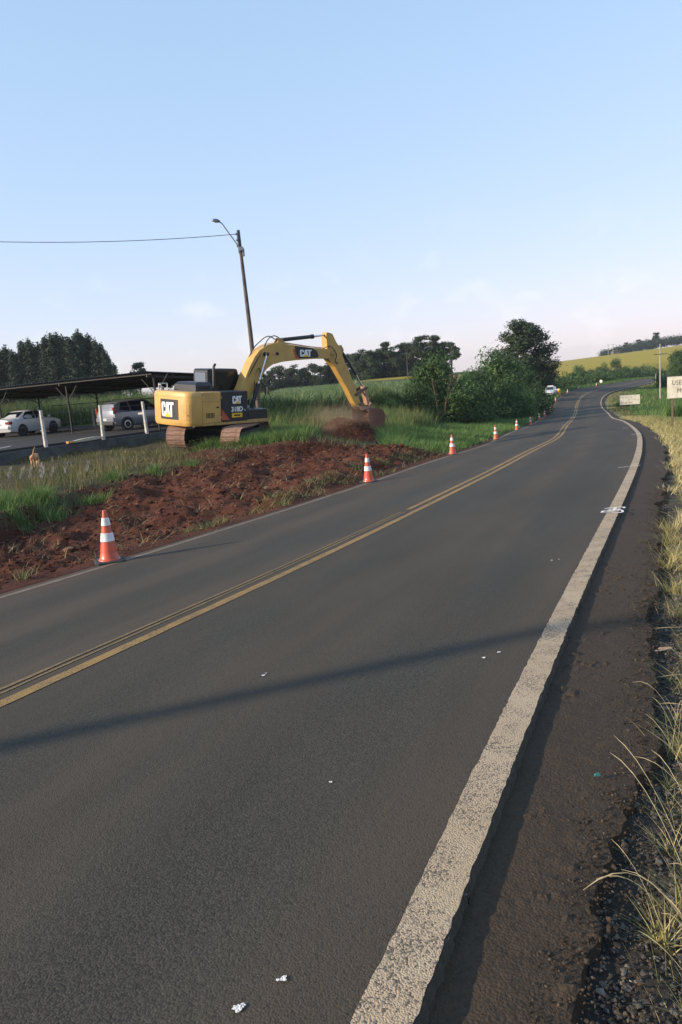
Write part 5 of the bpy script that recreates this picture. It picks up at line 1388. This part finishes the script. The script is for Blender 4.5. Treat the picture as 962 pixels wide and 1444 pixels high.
# local x runs left along the eave, local y points towards the camera side; depth goes to -y
LW, LD = 24.0, 8.6
zf = lambda y: 2.87 + y*.062
rs = MB(); nw = 110
per = LW/nw
vs = []; fs = []
for i in range(nw*2 + 1):
    x = i*per/2; dz = .035 if i % 2 else 0
    for y in (.0, -LD/2, -LD): vs.append((x, y, zf(y) + dz))
for i in range(nw*2):
    for j in range(2): fs.append((i*3+j, i*3+j+1, i*3+j+4, i*3+j+3))
k = len(vs); vs += [(x, y, z - .012) for x, y, z in vs]; fs += [(d+k, c+k, b+k, a+k) for a, b, c, d in fs]
rs.add(vs, fs)
rs.build('roof_sheet', m_roof, CPT)
for y in (-.25, -1.7, -3.3, -4.9, -6.6, -8.35):
    b_ = MB(); b_.box((LW/2, y, zf(y) - .075), (LW-.1, .07, .11)); b_.build('purlin', m_pole, CPT)
def cp_xy(wx, wy):
    v = Vector((wx, wy)) - A0; M = Matrix(((-.840, .543), (-.543, -.840))); r = M @ v; return r.x, r.y
for x in (.25, 6.95, 13.2, 19.4):
    tb_ = MB(); tb_.beam((x, -.1, zf(-.1) - .19), (x, -LD+.1, zf(-LD+.1) - .19), .07, .12); tb_.build('rafter', m_pole, CPT)
    for y in (-.55, -LD + .9):
        po = MB(); po.tube([(x, y, -.1), (x, y, zf(y) - .14)], .055, 10); o = po.build('post', m_pole, CPT, smooth=60)
        for sx in (-1, 1):
            bc = MB(); bc.beam((x, y, 1.75), (x + sx*1.0, y, zf(y) - .13), .03, .03); bc.build('brace', m_pole, o)
        bc = MB(); bc.beam((x, y, 1.8), (x, y + (-1 if y > -2 else 1)*1.0, zf(y) - .22), .03, .03); bc.build('brace', m_pole, o)
rl = MB(); rl.beam((.4, -LD+.9, 1.55), (18, -LD+.9, 1.55), .04, .05); rl.build('rail', m_pole, CPT)
# paved yard under it
g_x = [fpt(-14, .14), fpt(12, .14), fpt(14, 20), fpt(-14, 24)]
yd = MB(); yd.add([(p[0], p[1], .088) for p in g_x] + [(p[0], p[1], -.2) for p in g_x], [(0, 1, 2, 3), (0, 4, 5, 1), (1, 5, 6, 2), (2, 6, 7, 3), (3, 7, 4, 0)])
yard = structure(yd.build('car_park', m_park))
def bay(u, n, L_, w_=.10):
    a = fpt(u, n); b = fpt(u + L_[0], n + L_[1]); v = Vector((b[0]-a[0], b[1]-a[1])).normalized(); q = Vector((-v.y, v.x))*w_/2
    mb = MB(); mb.add([(a[0]-q.x, a[1]-q.y, .093), (b[0]-q.x, b[1]-q.y, .093), (b[0]+q.x, b[1]+q.y, .093), (a[0]+q.x, a[1]+q.y, .093)], [(0, 1, 2, 3)]); mb.build('bay_line', m_spray, yard)
bay(-3.6, .9, (1.1, .7)); bay(-1.2, 1.6, (1.0, .7)); bay(-6.2, 1.2, (1.1, .7))

# ------------------------------------------------------------------ cars
m_tyre = M_('tyre', (.016, .016, .017), .85)
m_cglass = M_('car_glass', (.012, .014, .017), .08, spec=.8)
m_trim = M_('car_trim', (.020, .020, .021), .6)
m_rim = M_('wheel_rim', (.36, .37, .38), .35, metal=.8)
m_drim = M_('dark_wheel_rim', (.05, .05, .052), .5, metal=.3)
m_lamp = M_('tail_lamp', (.22, .012, .012), .2, coat=.4)
m_head = M_('head_lamp', (.65, .68, .72), .15, coat=.5)
m_plate = M_('number_plate', (.45, .45, .46), .5)
def car(name, label, cat, loc, az, st, wheels, wr, paint, glass, rear, rim=m_rim, clad=False):
    t = thing(name, label, cat, loc, (0, 0, -R(az)))
    st = np.array(st, float); ys = st[:, 0]
    def at(y): return [float(np.interp(y, ys, st[:, i])) for i in range(1, 6)]
    rings = []
    for y in np.unique(np.concatenate([ys, np.linspace(ys[0], ys[-1], 26)])):
        w, zb, zbelt, zt, wt = at(y)
        half = [(w*.80, zb), (w*.95, zb+.03), (w, zb+.14), (w*1.005, (zb+zbelt)*.5+.05), (w*.985, zbelt-.03), (w*.955, zbelt), (wt + (.03 if zt-zbelt > .2 else 0), max(zbelt+.005, zt-.07)), (wt*.86, zt-.015), (wt*.4, zt)]
        rings.append([(x, y, z) for x, z in half] + [(-x, y, z) for x, z in reversed(half)])
    mb = MB(); mb.loft(rings); body = mb.build('body', paint, t, smooth=32)
    def sx(y, z):
        w, zb, zbelt, zt, wt = at(y)
        k = np.clip((z - zbelt)/max(zt-.07-zbelt, .05), 0, 1)
        return w*.955 + (wt + .03 - w*.955)*k
    for sgn in (1, -1):
        for poly in glass:
            c = np.mean(poly, 0); mb = MB()
            q = [(sgn*(sx(y, z) + .008), y, z) for y, z in poly]; qi = [(sgn*(sx(y, z) - .02), y, z) for y, z in poly]
            n = len(q); mb.add(q + qi, [tuple(range(n))] + [(i, n+i, n+(i+1) % n, (i+1) % n) for i in range(n)])
            mb.build('side_window', m_cglass, t)
        if len(glass) >= 2:
            yb_ = (glass[0][1][0] + glass[1][0][0])/2
            w_, zb_, zbelt_, _, _ = at(yb_)
            sm_ = MB(); sm_.beam((sgn*(w_*1.006), yb_, zb_+.16), (sgn*(w_*.99), yb_, zbelt_-.03), .012, .006); sm_.build('door_seam', m_trim, t)
        for yy in (glass[0][0][0]+.35, glass[-1][0][0]+.45):
            hb = MB(); hb.box((sgn*(at(yy)[0]*1.005), yy, at(yy)[2]-.10), (.03, .17, .035)); hb.build('door_handle', paint, t)
        mr = MB(); mr.box((sgn*(at(glass[-1][-1][0])[0]+.06), glass[-1][1][0]-.05, at(0)[2]+.08), (.16, .10, .12)); mr.build('wing_mirror', paint, t, bevel=.03)
    for yw in wheels:
        for sgn in (1, -1):
            w = at(yw)[0]
            arch = MB(); arch.lathe([(.02, 0), (wr*1.20, 0), (wr*1.20, .012), (.02, .012)], 24, (sgn*(w*1.004) - (0 if sgn > 0 else .012), yw, wr*1.02), axis='x'); arch.build('wheel_arch', m_trim, t)
            wl = MB(); wl.lathe([(wr*.6, -.10), (wr*.93, -.10), (wr, -.07), (wr, .07), (wr*.93, .10), (wr*.6, .10)], 24, axis='x')
            W_ = wl.build('wheel', m_tyre, t, (sgn*(w - .075), yw, wr), smooth=40)
            rm = MB(); rm.lathe([(.03, .03), (wr*.2, .055), (wr*.62, .075), (wr*.66, .10), (wr*.60, .104), (.03, .09)], 18, axis='x')
            RM = rm.build('rim', rim, W_, rot=(0, 0, 0 if sgn > 0 else math.pi), smooth=30)
    rear(t, at)
    return t
m_wcar = M_('white_car_paint', (.62, .63, .64), .3, coat=.6)
m_scar = M_('silver_car_paint', (.20, .215, .245), .3, metal=.35, coat=.6)
sed = [(-2.19, .66, .42, .72, .80, .58), (-2.13, .80, .30, .84, .97, .68), (-1.72, .86, .24, .93, 1.03, .72), (-1.32, .87, .21, .94, 1.06, .70), (-.62, .87, .21, .94, 1.42, .56), (-.1, .87, .21, .93, 1.46, .57), (.35, .87, .21, .92, 1.42, .56), (1.02, .87, .21, .91, .99, .68), (1.55, .86, .22, .86, .92, .70), (2.0, .80, .26, .74, .80, .64), (2.17, .66, .33, .58, .64, .52)]
def sed_rear(t, at):
    g_ = MB(); g_.add([(-.60, -1.275, 1.075), (.60, -1.275, 1.075), (.50, -.70, 1.385), (-.50, -.70, 1.385), (-.60, -1.25, 1.05), (.60, -1.25, 1.05), (.50, -.68, 1.36), (-.50, -.68, 1.36)], [(0, 1, 2, 3), (4, 7, 6, 5), (0, 4, 5, 1), (2, 6, 7, 3), (1, 5, 6, 2), (0, 3, 7, 4)]); g_.build('rear_window', m_cglass, t)
    g_ = MB(); g_.add([(-.62, .985, 1.03), (.62, .985, 1.03), (.50, .42, 1.395), (-.50, .42, 1.395)], [(0, 1, 2, 3)]); g_.build('windscreen', m_cglass, t)
    for sx in (-1, 1):
        l_ = MB(); l_.box((sx*.64, -2.145, .80), (.30, .09, .17)); l_.box((sx*.79, -2.06, .80), (.07, .20, .16)); l_.build('tail_lamp', m_lamp, t, bevel=.02)
        l_ = MB(); l_.box((sx*.60, 2.08, .66), (.28, .14, .13)); l_.build('headlight', m_head, t, bevel=.03)
    l_ = MB(); l_.box((0, -2.185, .55), (1.45, .10, .20)); l_.build('rear_bumper', m_wcar, t, bevel=.04)
    l_ = MB(); l_.box((0, -2.20, .74), (.42, .02, .12)); l_.build('number_plate', m_plate, t)
car('parked_sedan', 'white four door saloon car parked under the carport, seen from the rear right', 'car', (-18.25, 44.4, .09), 20, sed, (-1.28, 1.26), .315, m_wcar,
    [[(-1.02, .97), (-.10, .96), (-.10, 1.37), (-.60, 1.36), (-.95, 1.12)], [(-.02, .96), (.98, .95), (.38, 1.36), (-.02, 1.38)]], sed_rear, rim=m_drim)
hat = [(-1.98, .62, .42, .80, 1.02, .58), (-1.93, .80, .32, .92, 1.12, .66), (-1.78, .85, .28, .98, 1.42, .60), (-1.55, .87, .26, .99, 1.54, .58), (-.9, .87, .25, .98, 1.60, .58), (-.1, .87, .25, .97, 1.60, .58), (.35, .87, .25, .96, 1.54, .56), (1.0, .87, .25, .96, 1.07, .66), (1.5, .86, .27, .90, .98, .70), (1.9, .78, .32, .78, .86, .60), (2.02, .64, .38, .66, .72, .5)]
def hat_rear(t, at):
    g_ = MB(); g_.add([(-.60, -1.945, 1.08), (.60, -1.945, 1.08), (.52, -1.70, 1.475), (-.52, -1.70, 1.475), (-.60, -1.90, 1.06), (.60, -1.90, 1.06), (.52, -1.65, 1.45), (-.52, -1.65, 1.45)], [(0, 1, 2, 3), (4, 7, 6, 5), (0, 4, 5, 1), (2, 6, 7, 3), (1, 5, 6, 2), (0, 3, 7, 4)]); g_.build('rear_window', m_cglass, t)
    g_ = MB(); g_.add([(-.60, .975, 1.10), (.60, .975, 1.10), (.50, .40, 1.52), (-.50, .40, 1.52)], [(0, 1, 2, 3)]); g_.build('windscreen', m_cglass, t)
    for sx in (-1, 1):
        l_ = MB(); l_.box((sx*.74, -1.90, 1.08), (.14, .14, .34)); l_.build('tail_lamp', m_lamp, t, bevel=.02)
        l_ = MB(); l_.box((sx*.58, 1.94, .74), (.30, .14, .15)); l_.build('headlight', m_head, t, bevel=.03)
    l_ = MB(); l_.box((0, -1.97, .62), (1.52, .12, .24)); l_.build('rear_bumper', m_scar, t, bevel=.04)
    l_ = MB(); l_.box((0, -1.99, .42), (1.40, .10, .14)); l_.build('bumper_skirt', m_trim, t, bevel=.02)
    l_ = MB(); l_.box((0, -2.035, .64), (.42, .02, .12)); l_.build('number_plate', m_plate, t)
    for sx in (-1, 1):
        l_ = MB(); l_.beam((sx*.52, -1.3, 1.64), (sx*.52, .2, 1.64), .03, .03); l_.build('roof_rail', m_trim, t)
hatg = [[(-1.60, 1.10), (-.95, 1.0), (-.95, 1.50), (-1.35, 1.48)], [(-.87, 1.0), (-.02, .99), (-.02, 1.51), (-.87, 1.51)], [(.05, .99), (.95, 1.0), (.38, 1.46), (.05, 1.51)]]
car('parked_hatchback', 'silver five door hatchback with roof rails parked behind the concrete posts', 'car', (-10.85, 41.1, .09), 38, hat, (-1.24, 1.24), .325, m_scar, hatg, hat_rear)
def far_rear(t, at):
    hat_rear(t, at)
    l_ = MB(); l_.box((0, -.3, 1.68), (.95, .26, .10)); l_.build('roof_light_bar', m_head, t, bevel=.02)
    l_ = MB(); l_.box((0, 2.0, .52), (1.2, .08, .12)); l_.build('grille', m_trim, t)
x, y = xy_of(np.array([122.5]), np.array([-5.0])); x, y = float(x[0]), float(y[0])
car('patrol_car', 'white car with a roof light bar parked on the verge by the bend', 'car', (x, y, g1(x, y) + .02), 205, hat, (-1.24, 1.24), .325, m_wcar, hatg, far_rear)

# ------------------------------------------------------------------ dog seen from behind, tail up
def skin_body(name, nodes, edges, mat, parent=None, loc=(0, 0, 0), rot=(0, 0, 0), sub=2):
    me = bpy.data.meshes.new(name); me.from_pydata([n[:3] for n in nodes], edges, []); me.materials.append(mat)
    o = link(name, me, parent, loc, rot)
    sk = o.modifiers.new('skin', 'SKIN'); sk.use_smooth_shade = True
    for v, n in zip(me.skin_vertices[0].data, nodes): v.radius = (n[3], n[3])
    me.skin_vertices[0].data[0].use_root = True
    sb = o.modifiers.new('sub', 'SUBSURF'); sb.levels = sub; sb.render_levels = sub
    return o
m_dog = M_('tan_fur', (.42, .22, .085), .85, var=.45, vscale=5, bump=.4, bscale=60, col2=(.62, .42, .24))
N = [(0, -.24, .47, .098), (0, -.08, .46, .088), (0, .12, .45, .105), (0, .26, .46, .108), (0, .36, .48, .070), (0, .44, .46, .060), (0, .50, .44, .066), (0, .58, .40, .040), (0, .66, .37, .026),
     (-.085, -.27, .42, .070), (-.095, -.20, .30, .045), (-.095, -.34, .19, .024), (-.095, -.31, .045, .020), (-.095, -.26, .016, .024),
     (.085, -.27, .42, .070), (.095, -.22, .30, .045), (.095, -.36, .19, .024), (.095, -.33, .045, .020), (.095, -.28, .016, .024),
     (-.085, .26, .38, .048), (-.085, .25, .22, .026), (-.085, .26, .045, .020), (-.085, .29, .016, .024),
     (.085, .26, .38, .048), (.085, .23, .22, .026), (.085, .22, .045, .020), (.085, .25, .016, .024),
     (0, -.33, .53, .030), (.03, -.37, .63, .022), (.07, -.36, .74, .017), (.11, -.33, .82, .010),
     (-.05, .47, .50, .022), (-.075, .46, .53, .010), (.05, .47, .50, .022), (.075, .46, .53, .010)]
E_ = [(0, 1), (1, 2), (2, 3), (3, 4), (4, 5), (5, 6), (6, 7), (7, 8), (0, 9), (9, 10), (10, 11), (11, 12), (12, 13), (0, 14), (14, 15), (15, 16), (16, 17), (17, 18), (3, 19), (19, 20), (20, 21), (21, 22), (3, 23), (23, 24), (24, 25), (25, 26), (0, 27), (27, 28), (28, 29), (29, 30), (6, 31), (31, 32), (6, 33), (33, 34)]
dx_, dy_ = -11.35, 27.9
DG = thing('dog', 'tan dog seen from behind with its tail raised, standing by the low wall', 'dog', (dx_, dy_, g1(dx_, dy_)), (0, 0, R(14)))
skin_body('body', N, E_, m_dog, DG)
for sx in (-1, 1):
    ey = MB(); ey.lathe([(.002, -.008), (.009, 0), (.002, .008)], 8, (sx*.035, .555, .455), axis='y'); ey.build('eye', m_blk, DG)
ns = MB(); ns.lathe([(.004, -.01), (.017, 0), (.004, .012)], 8, (0, .69, .372), axis='y'); ns.build('nose', m_blk, DG)

# ------------------------------------------------------------------ street lamp, wires and poles
m_wood = M_('weathered_pole', (.115, .095, .085), .85, var=.4, vscale=5, bump=.4, bscale=25)
m_galv = M_('galvanised', (.22, .23, .25), .5, metal=.5, var=.2, vscale=10)
bx_, by_ = -3.66, 36.0
SLP = thing('street_lamp', 'tall slim weathered lamp post with one bracket arm rising behind the excavator', 'street lamp', (bx_, by_, g1(bx_, by_)), (0, 0, 0))
zt = 9.0 - g1(bx_, by_)
p_ = MB(); p_.tube([(.10, 0, -.3), (.06, 0, zt*.5), (-.04, 0, zt)], [.125, .105, .068], 14); p_.build('pole', m_wood, SLP, smooth=50)
ar = MB()
ar.tube([(-.02, -.08, zt-.95), (-.16, -.14, zt-.62), (-.62, -.22, zt+.12), (-.70, -.24, zt+.26), (-.78, -.25, zt+.34), (-.90, -.26, zt+.40)], .026, 10); ar.build('bracket_arm', m_galv, SLP, smooth=60)
lh = MB(); lh.loft([[(-.80, -.31, zt+.36), (-.80, -.21, zt+.36), (-.80, -.21, zt+.42), (-.80, -.31, zt+.42)], [(-.92, -.37, zt+.36), (-.92, -.15, zt+.36), (-.92, -.17, zt+.50), (-.92, -.35, zt+.50)], [(-1.10, -.37, zt+.40), (-1.10, -.15, zt+.40), (-1.10, -.18, zt+.52), (-1.10, -.34, zt+.52)], [(-1.18, -.31, zt+.43), (-1.18, -.21, zt+.43), (-1.18, -.22, zt+.48), (-1.18, -.30, zt+.48)]])
LH = lh.build('lamp_head', M_('lamp_housing', (.09, .10, .13), .5, metal=.3), SLP, bevel=.015)
ln = MB(); ln.lathe([(.005, -.035), (.06, -.025), (.085, .0), (.085, .02)], 14, (-1.0, -.26, zt+.385)); ln.build('lamp_glass', M_('lamp_lens', (.55, .56, .58), .25), LH, smooth=50)
ck = MB(); ck.box((.02, -.10, zt-.85), (.20, .10, .18)); ck.box((.10, -.02, zt-1.0), (.10, .14, .34)); ck.build('clamp', m_galv, SLP, bevel=.01)
rk = MB(); rk.box((-.09, -.05, zt-.55), (.06, .06, .95)); rk.build('insulator_rack', m_galv, SLP)
for z in (zt-.18, zt-.45, zt-.72):
    q = MB(); q.lathe([(.02, -.04), (.045, -.03), (.03, 0), (.045, .03), (.02, .04)], 10, (-.14, -.06, z)); q.build('insulator', M_('brown_porcelain', (.12, .06, .04), .3), SLP, smooth=40)
wz = g1(bx_, by_) + zt - .18
def cable(name, a, b, sag, r, label=None, n=24):
    mb = MB(); a = Vector(a); b = Vector(b)
    mb.tube([a.lerp(b, t) - Vector((0, 0, 4*sag*t*(1-t))) for t in np.linspace(0, 1, n)], r, 6)
    o = mb.build(name, M_('cable', (.035, .035, .038), .6), None)
    if label: tag(o, label, 'cable')
    return o
cable('service_wire', (bx_ - .16, by_ - .06, wz), (-25.8, 34.0, 10.75), .62, .014, 'single sagging overhead wire running left from the street lamp top')
def utility_pole(x, y, h, label, r=.13, arms=((.94, 1.9),), az=0., group=None):
    t = thing('utility_pole', label, 'utility pole', (x, y, g1(x, y)), (0, 0, az), group)
    p_ = MB(); p_.tube([(0, 0, -.5), (0, 0, h)], [r, r*.62], 10); p_.build('pole', M_('concrete_pole', (.40, .37, .33), .85, var=.25, vscale=3) if r > .122 else m_wood, t, smooth=50)
    for f, w_ in arms:
        a_ = MB(); a_.box((0, -.10, h*f), (w_, .10, .11)); a_.build('crossarm', m_wood, t)
        for q in (-.42, 0.14, .42):
            i_ = MB(); i_.lathe([(.03, 0), (.06, .06), (.04, .10), (.05, .15), (.02, .18)], 8, (q*w_, -.10, h*f + .05)); i_.build('insulator', m_galv, t, smooth=40)
    return t
utility_pole(49.45, 112.0, 8.3, 'pale concrete utility pole with a crossarm behind the two white signs', .125, ((.82, 1.9),), R(-10))
utility_pole(59.7, 196.0, 7.6, 'slim dark utility pole at the left edge of the yellow field', .11, ((.95, 1.6),), 0)
for px_, yy, lb in ((858, 470, 'left one of the twin poles on the skyline of the yellow field'), (864.5, 474, 'right one of the twin poles on the skyline of the yellow field')):
    utility_pole({858: 174.9, 864.5: 179.4}[px_], yy, 6.6, lb, .16, ((.95, 2.2),), 0)
utility_pole(20.3, 196, 6.4, 'short grey utility pole standing in front of the dark woodland', .11, ((.93, 2.2),), .4)
# marker posts on the grass inside the bend
x, y = xy_of(np.array([172.0]), np.array([5.0])); x, y = float(x[0]), float(y[0])
for dx2, lb in ((0, 'left one of two thin pale marker posts on the grass inside the bend'), (1.6, 'right one of two thin pale marker posts on the grass inside the bend')):
    mp_ = MB(); mp_.box((0, 0, 1.0), (.10, .10, 2.2)); tag(mp_.build('marker_post', m_conc, None, (x + dx2, y, g1(x + dx2, y))), lb, 'post')
# farm building on the ridge
fx, fy = 182.4, 478.0
t = thing('farm_shed', 'tiny low dark shed on the ridge of the yellow field', 'shed', (fx, fy, g1(fx, fy)))
s_ = MB(); s_.box((0, 0, .9), (4.6, 3.2, 2.0)); s_.build('wall', M_('shed_wall', (.12, .11, .10), .9), t)
s_ = MB(); s_.prism([(-2.6, 1.85), (2.6, 1.85), (0, 2.6)], -1.9, 1.9, plane='xz'); s_.build('roof', M_('shed_roof', (.10, .07, .06), .8), t)

# ------------------------------------------------------------------ white roadside signs
m_board = M_('sign_board', (.60, .58, .50), .6, vscale=3.2, col2=(.44, .41, .33), detail=9)
m_ink = M_('sign_ink', (.028, .028, .030), .6)
m_post = M_('timber_post', (.14, .10, .07), .85, var=.4, vscale=8)
def sign(label, x, y, az, w, h, zb, lines, posts, z0=None):
    z0 = g1(x, y) if z0 is None else z0
    t = thing('road_sign', label, 'sign', (x, y, z0), (0, 0, R(az)))
    b_ = MB(); b_.box((w/2, 0, zb + h/2), (w, .03, h)); BD = b_.build('board', m_board, t, bevel=.006)
    mr_ = M_('sign_rim', (.50, .48, .42), .6, var=.3)
    for (cx_, cz_, sx_, sz_) in ((w/2, zb+.012, w, .024), (w/2, zb+h-.012, w, .024)):
        e_ = MB(); e_.box((cx_, -.018, cz_), (sx_-.03, .01, sz_)); e_.build('rim', mr_, BD)
    for x_ in posts:
        for zz_ in (.16, .82):
            e_ = MB(); e_.lathe([(.006, -.024), (.018, -.022), (.018, -.012)], 10, (x_, 0, zb + h*zz_), axis='y'); e_.build('bolt', m_galv, BD)
    for x_ in posts:
        p_ = MB(); p_.box((x_, .055, (zb+h)/2 - .15), (.09, .07, zb + h + .3)); p_.build('post', m_post, t, bevel=.006)
    for (txt, xx, zz, sz) in lines:
        text_mesh(txt, sz, m_ink, BD, Matrix(((.76, 0, 0, xx), (0, 0, -1, -.017), (0, 1, 0, zz), (0, 0, 0, 1))), bold=.0, ext=.002, spacing=1.12)
    return t
sign('large white sign with black lettering cut by the right edge of the picture', 15.33, 34.0, -22, 2.1, .98, 1.30, [('USE FREIO', .20, 1.30+.60, .29), ('MOTOR', .41, 1.30+.24, .29)], (.22, 1.88))
sign('smaller white sign with three lines of black lettering on the grass inside the bend', 34.95, 90.4, -18, 2.3, 1.15, .55, [('TESTE FREIOS', .14, .55+.80, .245), ('EM', .92, .55+.47, .245), ('DECLIVE', .56, .55+.13, .245)], (.12, 2.18))
# pole out of sight on the left verge whose shadow lies over the road
for k_ in (0,):
    sx_, sy_ = -13.8, -.27
    utility_pole(sx_, sy_, 9.2, 'roadside pole just left of the view that casts the long shadow', .125, ((.94, 1.7),), .3)
# ------------------------------------------------------------------ evening haze
hz = MB(); hz.box((0, 0, 13), (5400, 5400, 62))
hm = bpy.data.materials.new('haze'); hm.use_nodes = True
hn = hm.node_tree; hn.nodes.remove(hn.nodes['Principled BSDF'])
pv = hn.nodes.new('ShaderNodeVolumePrincipled'); pv.inputs['Density'].default_value = HAZE; pv.inputs['Color'].default_value = (.82, .88, 1.0, 1); pv.inputs['Anisotropy'].default_value = .2
hn.links.new(pv.outputs['Volume'], hn.nodes['Material Output'].inputs['Volume'])
hz.build('haze', hm)['kind'] = 'stuff'
bpy.context.view_layer.update()
